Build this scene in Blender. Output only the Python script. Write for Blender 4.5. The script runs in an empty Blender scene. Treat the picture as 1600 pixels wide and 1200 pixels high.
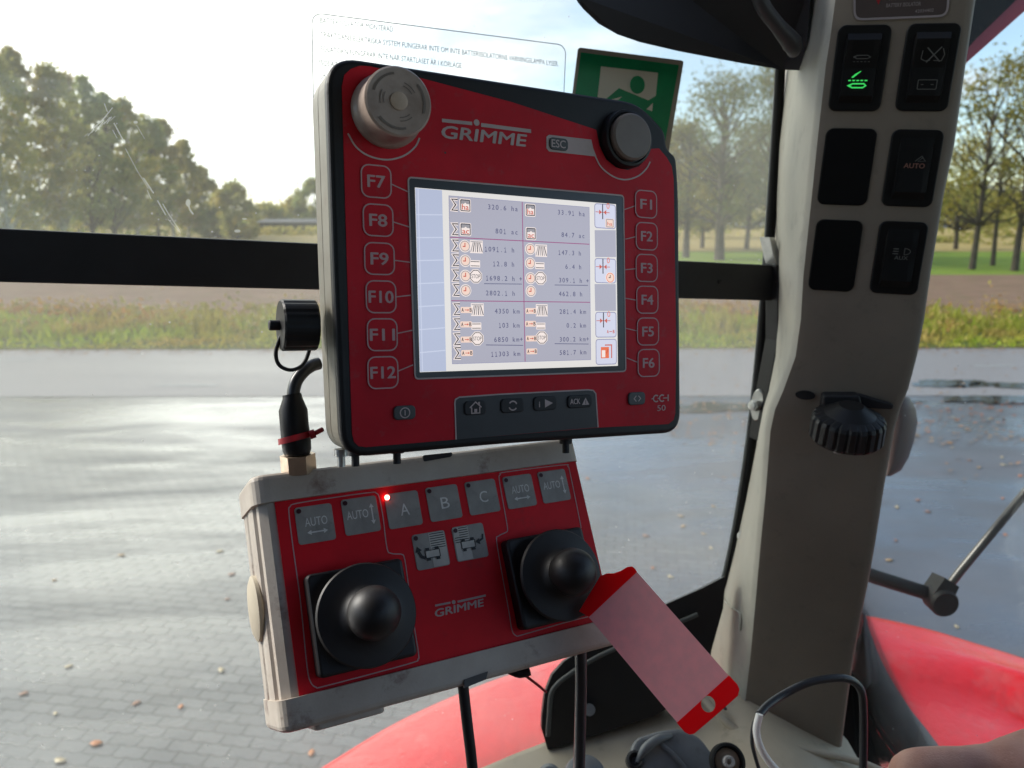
import bpy, math, random
from math import radians, sin, cos, pi, tan, atan, sqrt
from mathutils import Vector, Matrix, noise
random.seed(7)
sc = bpy.context.scene
COL = sc.collection
# ------------------------------------------------------------------ camera, sky, sun, exposure
F = 1200.0
PITCH = radians(12.45)
H0 = 2.7
cam_data = bpy.data.cameras.new("camera"); cam = bpy.data.objects.new("camera", cam_data); COL.objects.link(cam)
cam.location = (0, 0, H0); cam.rotation_euler = (pi/2 - PITCH, 0, 0)
cam_data.sensor_width = 36; cam_data.lens = F/1600*36
cam_data.clip_start = 0.02; cam_data.clip_end = 3000
cam_data.dof.use_dof = True; cam_data.dof.focus_distance = 0.46; cam_data.dof.aperture_fstop = 12.0
sc.camera = cam
CM = Matrix.Translation((0, 0, H0)) @ Matrix.Rotation(pi/2 - PITCH, 4, 'X')
SUN_EL, SUN_AZ = radians(30), radians(-72)      # azimuth measured from +Y, negative = left
sundir = Vector((sin(SUN_AZ)*cos(SUN_EL), cos(SUN_AZ)*cos(SUN_EL), sin(SUN_EL)))
w = bpy.data.worlds.new("World"); sc.world = w; w.use_nodes = True
nt = w.node_tree; nt.nodes.clear()
def N(nt, t, **k):
    n = nt.nodes.new(t)
    for a, b in k.items():
        if a == 'inp':
            for i, v in b.items(): n.inputs[i].default_value = v
        else: setattr(n, a, b)
    return n
def mth(nt, op, a, b=None, clamp=False):
    n = nt.nodes.new('ShaderNodeMath'); n.operation = op; n.use_clamp = clamp
    for i, v in enumerate((a, b)):
        if v is None: continue
        if isinstance(v, (int, float)): n.inputs[i].default_value = v
        else: nt.links.new(v, n.inputs[i])
    return n.outputs[0]
def mixc(nt, f, a, b, blend='MIX'):
    n = nt.nodes.new('ShaderNodeMix'); n.data_type = 'RGBA'; n.blend_type = blend
    for i, v in ((0, f), (6, a), (7, b)):
        if isinstance(v, (int, float)): n.inputs[i].default_value = v
        elif isinstance(v, (tuple, list)): n.inputs[i].default_value = tuple(v) + ((1,) if len(v) == 3 else ())
        else: nt.links.new(v, n.inputs[i])
    return n.outputs[2]
def ramp(nt, f, stops):
    n = nt.nodes.new('ShaderNodeValToRGB'); e = n.color_ramp.elements
    while len(e) < len(stops): e.new(0.5)
    for i, (p, c) in enumerate(stops):
        e[i].position = p; e[i].color = (c, c, c, 1) if isinstance(c, (int, float)) else tuple(c) + (1,)
    nt.links.new(f, n.inputs[0]); return n.outputs[0]
sky = N(nt, 'ShaderNodeTexSky', sky_type='NISHITA', sun_disc=False, sun_elevation=SUN_EL, sun_rotation=SUN_AZ)
sky.dust_density = 0.3; sky.ozone_density = 1.8
tc = N(nt, 'ShaderNodeTexCoord')
sep = N(nt, 'ShaderNodeSeparateXYZ'); nt.links.new(tc.outputs['Generated'], sep.inputs[0])
zz = mth(nt, 'ADD', mth(nt, 'MAXIMUM', sep.outputs[2], 0.0), 0.18)
cmb = N(nt, 'ShaderNodeCombineXYZ')
nt.links.new(mth(nt, 'DIVIDE', sep.outputs[0], zz), cmb.inputs[0]); nt.links.new(mth(nt, 'DIVIDE', sep.outputs[1], zz), cmb.inputs[1])
cl = N(nt, 'ShaderNodeTexNoise', inp={'Scale': 1.1, 'Detail': 7.0, 'Roughness': 0.55, 'Distortion': 0.35}); nt.links.new(cmb.outputs[0], cl.inputs['Vector'])
vd = N(nt, 'ShaderNodeVectorMath', operation='DOT_PRODUCT'); nt.links.new(tc.outputs['Generated'], vd.inputs[0]); vd.inputs[1].default_value = Vector((-.42, .84, .34)).normalized()
glow = mth(nt, 'POWER', mth(nt, 'MAXIMUM', vd.outputs['Value'], 0.0), 10.0)
# cloud cover: thick towards the sun, broken away from it
cov = mth(nt, 'ADD', cl.outputs[0], mth(nt, 'MULTIPLY', mth(nt, 'SUBTRACT', glow, 0.32), 0.42))
cloud = ramp(nt, cov, [(0.43, 0.12), (0.64, 1.0)])
cl2 = N(nt, 'ShaderNodeTexNoise', inp={'Scale': 2.3, 'Detail': 5.0, 'Roughness': 0.6}); nt.links.new(cmb.outputs[0], cl2.inputs['Vector'])
cb = mth(nt, 'ADD', mth(nt, 'MULTIPLY', 5.6, mth(nt, 'ADD', 0.22, cl2.outputs[0])), mth(nt, 'MULTIPLY', glow, 7.5))
ccol = N(nt, 'ShaderNodeCombineXYZ')
nt.links.new(mth(nt, 'MULTIPLY', cb, 1.0), ccol.inputs[0]); nt.links.new(mth(nt, 'MULTIPLY', cb, 0.985), ccol.inputs[1]); nt.links.new(mth(nt, 'MULTIPLY', mth(nt, 'SUBTRACT', 1.02, mth(nt, 'MULTIPLY', glow, 0.10)), cb), ccol.inputs[2])
mx = mixc(nt, cloud, sky.outputs[0], ccol.outputs[0])
bg = N(nt, 'ShaderNodeBackground'); bg.inputs[1].default_value = 0.11
nt.links.new(mx, bg.inputs[0]); wo = N(nt, 'ShaderNodeOutputWorld'); nt.links.new(bg.outputs[0], wo.inputs[0])
sd = bpy.data.lights.new("sun", 'SUN'); sd.energy = 2.2; sd.angle = radians(24); sd.color = (1.0, 0.95, 0.86)
so = bpy.data.objects.new("sun", sd); COL.objects.link(so); so.rotation_euler = sundir.to_track_quat('Z', 'Y').to_euler()
sc.view_settings.view_transform = 'Standard'; sc.view_settings.look = 'None'; sc.view_settings.gamma = 1; sc.view_settings.use_curve_mapping = False
sc.view_settings.exposure = 1.25
sc.cycles.max_bounces = 8; sc.cycles.transparent_max_bounces = 16
# ------------------------------------------------------------------ geometry helpers
def C(px, py, d):      # a pixel of the photograph at depth d (metres) -> world point
    return CM @ Vector(((px-800)/F*d, -(py-600)/F*d, -d))
def CL(v): return CM @ Vector((v[0], -v[1], -v[2]))      # camera space (x right, y down, z forward) -> world
def frame(o, a, b):    # plane frame: x along a, y against b, z toward the viewer
    R3 = CM.to_3x3(); X = (R3 @ Vector((a[0], -a[1], -a[2]))).normalized(); Y = -(R3 @ Vector((b[0], -b[1], -b[2])))
    Y = (Y - X*X.dot(Y)).normalized(); Z = X.cross(Y)
    M = Matrix((X, Y, Z)).transposed().to_4x4(); M.translation = CL(o); return M
def on(M, px, py, z=0.0):   # local x, y where the ray through a pixel meets the plane z of frame M
    I = M.inverted(); o = I @ Vector((0, 0, H0)); d = (I @ C(px, py, 1.0)) - o; t = (z-o.z)/d.z; p = o + d*t; return (p.x, p.y)
def G(px, py, z=0.0):
    o = Vector((0, 0, H0)); d = C(px, py, 1.0) - o; t = (z-o.z)/d.z; return o + d*t
def far(px, D): return (px-800)/F*D*0.976
def htop(py, D): return H0 + D*tan(atan((600-py)/F) - PITCH)
def rrect(cx, cy, w, h, r, n=5):
    pts = []
    for sx, sy, a0 in ((1, 1, 0), (-1, 1, pi/2), (-1, -1, pi), (1, -1, 3*pi/2)):
        for i in range(n+1):
            a = a0 + i*pi/2/n; pts.append((cx + sx*(w/2-r) + r*cos(a), cy + sy*(h/2-r) + r*sin(a)))
    return pts
def circ(cx, cy, r, n=32, ry=None): return [(cx + r*cos(2*pi*i/n), cy + (ry or r)*sin(2*pi*i/n)) for i in range(n)]
def area(p): return sum(p[i][0]*p[(i+1) % len(p)][1] - p[(i+1) % len(p)][0]*p[i][1] for i in range(len(p)))/2
def offset(p, d):      # inset a closed 2D polygon (counter-clockwise) by d
    n = len(p); out = []
    for i in range(n):
        a, b, c = Vector(p[i-1]), Vector(p[i]), Vector(p[(i+1) % n])
        e1, e2 = (b-a), (c-b)
        if e1.length < 1e-9 or e2.length < 1e-9: out.append(tuple(b)); continue
        e1.normalize(); e2.normalize(); n1, n2 = Vector((-e1.y, e1.x)), Vector((-e2.y, e2.x)); m = n1+n2
        k = max(0.35, m.dot(n1)); out.append(tuple(b + m*(d/k)))
    return out
def roundpoly(p, r, n=5):   # p: list of (x, y[, r]) corners -> rounded polygon
    out = []; L = len(p)
    for i in range(L):
        a, b, c = Vector(p[i-1][:2]), Vector(p[i][:2]), Vector(p[(i+1) % L][:2]); rr = p[i][2] if len(p[i]) > 2 else r
        d1, d2 = (a-b), (c-b); t = min(rr, d1.length*0.48, d2.length*0.48)
        if t < 1e-6: out.append(tuple(b)); continue
        s, e = b + d1.normalized()*t, b + d2.normalized()*t
        for k in range(n+1):
            u = k/n; q = s*(1-u)**2 + b*2*u*(1-u) + e*u*u; out.append((q.x, q.y))
    return out
def cat(pts, n=8, closed=False):   # Catmull-Rom
    P = [Vector(p) for p in pts]; L = len(P); out = []
    rng = range(L) if closed else range(L-1)
    for i in rng:
        p0 = P[i-1] if (closed or i > 0) else P[0]*2 - P[1]; p1 = P[i]; p2 = P[(i+1) % L]
        p3 = P[(i+2) % L] if (closed or i+2 < L) else P[-1]*2 - P[-2]
        for k in range(n):
            t = k/n; out.append(0.5*((2*p1) + (p2-p0)*t + (2*p0-5*p1+4*p2-p3)*t*t + (3*p1-p0-3*p2+p3)*t**3))
    if not closed: out.append(P[-1])
    return out
_tc = {}
def textmesh(s, bold, shear):
    key = (s, bold, shear)
    if key not in _tc:
        c = bpy.data.curves.new('t', 'FONT'); c.body = s; c.offset = bold; c.shear = shear; c.resolution_u = 3; c.size = 1
        o = bpy.data.objects.new('t', c); COL.objects.link(o)
        dg = bpy.context.evaluated_depsgraph_get(); me = bpy.data.meshes.new_from_object(o.evaluated_get(dg))
        _tc[key] = ([v.co.copy() for v in me.vertices], [tuple(p.vertices) for p in me.polygons])
        bpy.data.objects.remove(o); bpy.data.meshes.remove(me); bpy.data.curves.remove(c)
    return _tc[key]
CAP = max(v.y for v in textmesh('H', 0, 0)[0])
class MB:
    def __init__(s): s.v = []; s.f = []; s.m = []; s.sm = []; s.mats = []
    def mi(s, m):
        if m not in s.mats: s.mats.append(m)
        return s.mats.index(m)
    def add(s, vs, fs, m, smooth=False):
        o = len(s.v); s.v += [tuple(v) for v in vs]; k = s.mi(m)
        for f in fs: s.f.append(tuple(o+i for i in f)); s.m.append(k); s.sm.append(smooth)
    def poly(s, p, z, m):
        if area(p) < 0: p = p[::-1]
        s.add([(x, y, z) for x, y in p], [tuple(range(len(p)))], m)
    def prism(s, p, z0, z1, m, bev=0.0, nb=3, top=True, bottom=True, smooth=False):
        p = [tuple(q) for q in p]
        if area(p) < 0: p = p[::-1]
        rings = [(p, z0)]
        if bev > 0:
            for i in range(nb+1):
                a = pi/2*i/nb; rings.append((offset(p, bev*(1-cos(a))), z1-bev+bev*sin(a)))
        else: rings.append((p, z1))
        n = len(p); vs = []; fs = []
        for r, z in rings: vs += [(x, y, z) for x, y in r]
        for k in range(len(rings)-1):
            for i in range(n):
                j = (i+1) % n; fs.append((k*n+i, k*n+j, (k+1)*n+j, (k+1)*n+i))
        s.add(vs, fs, m, smooth)
        L = len(rings)-1
        if top: s.add([(x, y, rings[-1][1]) for x, y in rings[-1][0]], [tuple(range(n))], m)
        if bottom: s.add([(x, y, z0) for x, y in p], [tuple(range(n))[::-1]], m)
    def stroke(s, p, wd, z, m, closed=False):
        P = [Vector(q[:2]) for q in p]; n = len(P); vs = []; fs = []
        for i in range(n):
            a = P[i-1] if (i > 0 or closed) else P[i]; c = P[(i+1) % n] if (i < n-1 or closed) else P[i]
            e1 = (P[i]-a); e2 = (c-P[i])
            if e1.length < 1e-9: e1 = e2
            if e2.length < 1e-9: e2 = e1
            e1 = e1.normalized(); e2 = e2.normalized(); n1 = Vector((-e1.y, e1.x)); n2 = Vector((-e2.y, e2.x)); mm = n1+n2
            if mm.length < 0.2: mm = n1*2
            k = max(0.6, mm.dot(n1)); off = mm*(wd/2/k)
            vs += [(P[i].x+off.x, P[i].y+off.y, z), (P[i].x-off.x, P[i].y-off.y, z)]
        for i in range(n if closed else n-1):
            j = (i+1) % n; fs.append((2*i+1, 2*j+1, 2*j, 2*i))
        s.add(vs, fs, m)
    def lathe(s, prof, m, M=Matrix(), n=40, smooth=True, rib=None):   # prof: (r, z)
        rings = []
        for r, z in prof:
            row = []
            for i in range(n):
                rr = r
                if rib and r > rib[1]: rr = r - (rib[0] if i % 4 in (0,) else 0)
                a = 2*pi*i/n; row.append(M @ Vector((rr*cos(a), rr*sin(a), z)))
            rings.append(row)
        seg = [math.atan2(prof[k+1][1]-prof[k][1], prof[k+1][0]-prof[k][0]) for k in range(len(prof)-1)]; k = 0
        while k < len(seg):
            j = k
            while j+1 < len(seg) and abs((seg[j+1]-seg[j]+pi) % (2*pi)-pi) < 0.62: j += 1
            vs = [v for r_ in rings[k:j+2] for v in r_]; fs = []
            for a in range(j-k+1):
                for i in range(n): b_ = (i+1) % n; fs.append((a*n+i, a*n+b_, (a+1)*n+b_, (a+1)*n+i))
            s.add(vs, fs, m, smooth and not rib); k = j+1
        vs = [v for r_ in rings for v in r_]
        if prof[-1][0] > 1e-6: s.add([vs[(len(prof)-1)*n+i] for i in range(n)], [tuple(range(n))], m)
        if prof[0][0] > 1e-6: s.add([vs[i] for i in range(n)], [tuple(range(n))[::-1]], m)
    def tube(s, pts, r, m, n=12, caps=True, sub=0, flat=1.0):
        P = [Vector(p) for p in pts]
        if sub: P = cat(P, sub)
        L = len(P); R = r if isinstance(r, (list, tuple)) else [r]*L
        if len(R) != L: R = [R[min(len(R)-1, int(i*(len(R)-1)/(L-1)))]*(1) + (R[min(len(R)-1, int(i*(len(R)-1)/(L-1))+1)]-R[min(len(R)-1, int(i*(len(R)-1)/(L-1)))])*((i*(len(R)-1)/(L-1)) % 1) for i in range(L)]
        t0 = (P[1]-P[0]).normalized(); u = t0.orthogonal().normalized(); vs = []; fs = []
        for i in range(L):
            t = (P[min(i+1, L-1)]-P[max(i-1, 0)]).normalized(); u = (u - t*u.dot(t)).normalized(); q = t.cross(u)
            for k in range(n):
                a = 2*pi*k/n; vs.append(P[i] + (u*cos(a)*flat + q*sin(a))*R[i])
        for i in range(L-1):
            for k in range(n):
                j = (k+1) % n; fs.append((i*n+k, i*n+j, (i+1)*n+j, (i+1)*n+k))
        s.add(vs, fs, m, True)
        if caps: s.add(vs[:n], [tuple(range(n))[::-1]], m); s.add(vs[-n:], [tuple(range(n))], m)
    def grid(s, rows, m, smooth=True, closed=False):
        nr = len(rows); nc = len(rows[0]); vs = [v for r in rows for v in r]; fs = []
        for i in range(nr-1):
            for j in range(nc if closed else nc-1):
                k = (j+1) % nc; fs.append((i*nc+j, (i+1)*nc+j, (i+1)*nc+k, i*nc+k))
        s.add(vs, fs, m, smooth)
    def text(s, t, x, y, h, m, z, width=None, bold=0.0, shear=0.0, align='L', rot=0.0):
        vs, fs = textmesh(t, 0.0, shear); fat = bold*h*1.1; off = [(0, 0)] + ([(fat, 0), (-fat, 0), (0, fat*.6), (0, -fat*.6)] if fat > 0 else [])
        width = max(width*.6, width-2*fat) if (fat > 0 and width) else width; x0 = min(v.x for v in vs); x1 = max(v.x for v in vs)
        sy = h/CAP; sx = (width/(x1-x0)) if width else sy; W = (x1-x0)*sx; ox = {'L': 0, 'C': -W/2, 'R': -W}[align]
        c, q = cos(rot), sin(rot); out = []
        for k, (dx, dy) in enumerate(off):
            s.add([(x+((v.x-x0)*sx+ox+dx)*c-(v.y*sy+dy)*q, y+((v.x-x0)*sx+ox+dx)*q+(v.y*sy+dy)*c, z+k*4e-6) for v in vs], fs, m)
    def mono(s, t, x0, x1, y, h, m, z, bold=0.0):      # fixed pitch lettering between x0 and x1, baseline y
        n = len(t); p = (x1-x0)/n
        for i, ch in enumerate(t):
            if ch == ' ': continue
            if ch == '1': X = x0+p*(i+0.5); s.stroke([(X-p*.22, y+h*.72), (X, y+h), (X, y)], h*.15, z, m); s.stroke([(X-p*.26, y), (X+p*.26, y)], h*.15, z, m); continue
            vv = textmesh(ch, 0.0, 0.0)[0]; cw = max(v.x for v in vv)-min(v.x for v in vv); s.text(ch, x0+p*(i+0.5), y, h, m, z, width=cw*min(1.5*h/CAP, .80*p/max(cw, .5)), bold=bold, align='C')
    def build(s, name, parent=None, M=None, shade=None):
        me = bpy.data.meshes.new(name); me.from_pydata(s.v, [], s.f); me.update()
        for m in s.mats: me.materials.append(m)
        me.polygons.foreach_set('material_index', s.m); me.polygons.foreach_set('use_smooth', s.sm)
        o = bpy.data.objects.new(name, me); COL.objects.link(o)
        if parent: o.parent = parent
        if M is not None: o.matrix_local = M
        return o
def tag(o, label=None, cat=None, group=None, kind=None):
    for k, v in (('label', label), ('category', cat), ('group', group), ('kind', kind)):
        if v: o[k] = v
    return o
def empty(name, M, label=None, cat=None, group=None):
    o = bpy.data.objects.new(name, None); COL.objects.link(o); o.empty_display_size = 0.05
    o.matrix_world = M if isinstance(M, Matrix) else Matrix.Translation(M)
    return tag(o, label, cat, group)
def rel(root_M, pts):      # world points -> root-local
    I = root_M.inverted(); return [I @ Vector(p) for p in pts]
# ------------------------------------------------------------------ materials
def srgb(r, g, b): return tuple(((c/255)/12.92 if c/255 <= 0.04045 else ((c/255+0.055)/1.055)**2.4) for c in (r, g, b))
def mat(name, col, rough=0.5, metal=0.0, var=0.0, vscale=30.0, bump=0.0, bscale=200.0, col2=None, coat=0.0, spec=0.5, rvar=0.0, subs=0, trans=0.0, grime=None):
    m = bpy.data.materials.new(name); m.use_nodes = True; nt = m.node_tree; b = nt.nodes['Principled BSDF']
    b.inputs['Base Color'].default_value = tuple(col)+(1,); b.inputs['Roughness'].default_value = rough; b.inputs['Metallic'].default_value = metal
    b.inputs['Coat Weight'].default_value = coat; b.inputs['Coat Roughness'].default_value = 0.12; b.inputs['Specular IOR Level'].default_value = spec
    t = N(nt, 'ShaderNodeTexCoord')
    n1 = N(nt, 'ShaderNodeTexNoise', inp={'Scale': vscale, 'Detail': 6.0, 'Roughness': 0.6}); nt.links.new(t.outputs['Object'], n1.inputs['Vector'])
    if var or col2:
        c2 = col2 if col2 else tuple(c*(1-var) for c in col)
        f = ramp(nt, n1.outputs[0], [(0.38, 0.0), (0.64, 1.0)]); cc = mixc(nt, f, tuple(col), c2)
        if grime:
            n3 = N(nt, 'ShaderNodeTexNoise', inp={'Scale': vscale*grime[1], 'Detail': 8.0, 'Roughness': 0.7}); nt.links.new(t.outputs['Object'], n3.inputs['Vector'])
            cc = mixc(nt, ramp(nt, n3.outputs[0], [(0.56, 0.0), (0.72, grime[2])]), cc, grime[0])
        nt.links.new(cc, b.inputs['Base Color'])
    if rvar: nt.links.new(mth(nt, 'ADD', rough-rvar/2, mth(nt, 'MULTIPLY', n1.outputs[0], rvar)), b.inputs['Roughness'])
    if bump:
        n2 = N(nt, 'ShaderNodeTexNoise', inp={'Scale': bscale, 'Detail': 3.0}); nt.links.new(t.outputs['Object'], n2.inputs['Vector'])
        bp = N(nt, 'ShaderNodeBump'); bp.inputs['Strength'].default_value = bump; bp.inputs['Distance'].default_value = 0.3/bscale
        nt.links.new(n2.outputs[0], bp.inputs['Height']); nt.links.new(bp.outputs[0], b.inputs['Normal'])
    if trans:      # thin translucent sheet
        tr = N(nt, 'ShaderNodeBsdfTranslucent'); tr.inputs[0].default_value = tuple(col)+(1,); ms = N(nt, 'ShaderNodeMixShader'); ms.inputs[0].default_value = trans
        nt.links.new(b.outputs[0], ms.inputs[1]); nt.links.new(tr.outputs[0], ms.inputs[2]); nt.links.new(ms.outputs[0], nt.nodes['Material Output'].inputs[0])
    return m
def emis(name, col, st=1.0, base=(0.02, 0.02, 0.02)):
    m = bpy.data.materials.new(name); m.use_nodes = True; b = m.node_tree.nodes['Principled BSDF']
    b.inputs['Base Color'].default_value = base+(1,); b.inputs['Emission Color'].default_value = tuple(col)+(1,); b.inputs['Emission Strength'].default_value = st; b.inputs['Roughness'].default_value = 0.25
    return m
RED = mat('panel red film', (0.62, 0.008, 0.022), 0.55, spec=0.22, var=0.25, vscale=14, bump=0.15, bscale=1500, rvar=0.15, grime=((0.30, 0.08, 0.09), 7, 0.35))
REDBOX = mat('joystick box red film', (0.76, 0.008, 0.018), 0.55, spec=0.22, var=0.25, vscale=16, bump=0.15, bscale=1500, rvar=0.15, grime=((0.12, 0.03, 0.03), 3, 0.3))
BLK = mat('black plastic', (0.014, 0.0135, 0.014), 0.45, spec=0.3, var=0.3, vscale=25, bump=0.25, bscale=900, rvar=0.2)
BLKM = mat('matt black plastic', (0.014, 0.014, 0.016), 0.6, var=0.3, vscale=30, bump=0.3, bscale=1200)
BEIGE = mat('dirty beige plastic', (0.20, 0.19, 0.155), 0.5, col2=(0.15, 0.135, 0.105), vscale=22, bump=0.2, bscale=700, grime=((0.12, 0.08, 0.06), 2.2, 0.6))
CREAM = mat('cream box plastic', (0.52, 0.465, 0.395), 0.48, col2=(0.40, 0.33, 0.27), vscale=18, bump=0.2, bscale=600, grime=((0.13, 0.055, 0.04), 1.6, 0.95))
KNOBM = mat('worn grey brown knob', (0.40, 0.32, 0.27), 0.35, col2=(0.29, 0.22, 0.18), vscale=60, bump=0.2, bscale=900)
DOTM = mat('knob dot', (0.52, 0.40, 0.30), 0.6, var=0.2, vscale=80)
KNOBF = mat('grey knob cap', (0.17, 0.135, 0.11), 0.5, metal=0.0, var=0.15, vscale=50)
PRINT = mat('pale print', (0.52, 0.42, 0.40), 0.6, var=0.15, vscale=60)
PRINTR = mat('faint print', (0.52, 0.33, 0.33), 0.6)
GREYKEY = mat('grey key', (0.36, 0.33, 0.295), 0.45, var=0.25, vscale=60, rvar=0.2, grime=((0.12, 0.10, 0.09), 3, 0.4))
GREYD = mat('dark key', (0.06, 0.065, 0.065), 0.5, var=0.2, vscale=60)
GREYL = mat('light key field', (0.60, 0.56, 0.50), 0.5, var=0.2, vscale=60)
PRINTK = mat('grey letter', (0.84, 0.80, 0.75), 0.6, var=0.2, vscale=120)
TABM = mat('dark tab', (0.035, 0.035, 0.037), 0.45, var=0.2, vscale=30)
LEDOFF = mat('led off', (0.05, 0.008, 0.012), 0.3)
LEDON = emis('led lit', (1.0, 0.10, 0.08), 9.0); LEDCORE = emis('led core', (1.0, 0.55, 0.45), 14.0)
JOY = mat('joystick black plastic', (0.012, 0.010, 0.010), 0.5, var=0.3, vscale=30, rvar=0.15, bump=0.08, bscale=800)
JOYD = mat('joystick rubber', (0.016, 0.013, 0.012), 0.55, var=0.3, vscale=30, bump=0.15, bscale=900)
SCRB = mat('screen border', (0.030, 0.031, 0.033), 0.3)
ES = 0.43
S_BG = emis('screen lilac', srgb(168, 167, 181), ES); S_WH = emis('screen white', srgb(222, 219, 216), ES); S_COL = emis('screen column', srgb(176, 184, 208), ES)
S_LN = emis('screen column line', srgb(196, 203, 224), ES); S_MG = emis('screen line', srgb(150, 70, 120), ES); S_TX = emis('screen text', srgb(78, 76, 112), ES)
S_BK = emis('screen black', srgb(38, 34, 44), ES); S_IC = emis('icon white', srgb(240, 226, 220), ES); S_RD = emis('icon red', srgb(196, 84, 62), ES)
S_CK = emis('icon clock', srgb(238, 208, 192), ES); S_GY = emis('icon grey', srgb(150, 146, 150), ES); S_KY = emis('soft key', srgb(206, 208, 226), ES); S_KS = emis('soft key edge', srgb(140, 140, 170), ES)
S_OR = emis('icon orange', srgb(226, 110, 70), ES)
METAL = mat('zinc metal', (0.55, 0.55, 0.53), 0.35, metal=0.9, var=0.2, vscale=90)
BRASS = mat('nickel brass', (0.62, 0.48, 0.36), 0.35, metal=0.8, var=0.2, vscale=80)
ZIP = mat('red nylon', (0.42, 0.02, 0.03), 0.45, trans=0.25)
TAGR = mat('red translucent plastic', (0.90, 0.004, 0.012), 0.35, trans=0.75)
TAGP = mat('paper behind red film', (0.86, 0.38, 0.42), 0.5, col2=(0.66, 0.36, 0.39), vscale=110, trans=0.5, rvar=0.2)
TAGT = mat('faint handwriting', (0.82, 0.40, 0.44), 0.5, trans=0.5, col2=(0.66, 0.34, 0.38), vscale=35)
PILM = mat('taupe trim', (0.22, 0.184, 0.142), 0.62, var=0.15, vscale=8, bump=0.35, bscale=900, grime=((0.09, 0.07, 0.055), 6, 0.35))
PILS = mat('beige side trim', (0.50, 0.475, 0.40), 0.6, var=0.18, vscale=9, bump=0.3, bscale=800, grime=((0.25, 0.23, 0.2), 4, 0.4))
SILL = mat('beige sill trim', (0.56, 0.49, 0.37), 0.6, var=0.18, vscale=9, bump=0.3, bscale=800, grime=((0.2, 0.18, 0.14), 4, 0.5))
RUB = mat('black rubber', (0.010, 0.010, 0.010), 0.6, spec=0.2, var=0.2, vscale=30)
RUBG = mat('grey glass edge', (0.10, 0.11, 0.11), 0.4)
SW = mat('switch black', (0.005, 0.005, 0.005), 0.45, spec=0.25, bump=0.1, bscale=1500)
SWW = mat('switch blank', (0.004, 0.004, 0.004), 0.6, spec=0.15)
SWP = mat('switch print', (0.11, 0.11, 0.10), 0.6)
SWO = mat('switch amber print', (0.26, 0.12, 0.09), 0.6)
SWG = emis('green lit symbol', (0.06, 0.9, 0.16), 0.30)
GREYP = mat('grey plastic', (0.17, 0.18, 0.185), 0.45, var=0.25, vscale=25, bump=0.2, bscale=600, grime=((0.08, 0.075, 0.07), 3, 0.4))
WHT = mat('white cable jacket', (0.90, 0.87, 0.82), 0.4)
CABLE = mat('black cable jacket', (0.030, 0.031, 0.034), 0.33, var=0.2, vscale=60)
FEND = mat('red fender paint', (0.85, 0.018, 0.026), 0.32, var=0.12, vscale=2.5, coat=0.25, spec=0.4, rvar=0.3, bump=0.35, bscale=70, grime=((0.55, 0.22, 0.2), 3, 0.35))
REDR = mat('red roof paint', (0.40, 0.02, 0.03), 0.35, coat=0.3)
HEAD = mat('dark headliner', (0.022, 0.022, 0.026), 0.75, var=0.3, vscale=6)
SIGNG = mat('sign green', (0.006, 0.34, 0.13), 0.4, trans=0.35, var=0.15, vscale=40)
SIGNW = mat('sign cream', (0.75, 0.70, 0.60), 0.45, trans=0.3)
SIGNB = mat('sign border', (0.30, 0.27, 0.22), 0.45, trans=0.1)
DECT = mat('decal grey text', (0.16, 0.20, 0.26), 0.6)
FAB = mat('brown woven fabric', (0.66, 0.44, 0.34), 0.9, col2=(0.55, 0.36, 0.27), vscale=260, bump=0.9, bscale=700, grime=((0.80, 0.62, 0.52), 1.2, 0.5))
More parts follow.
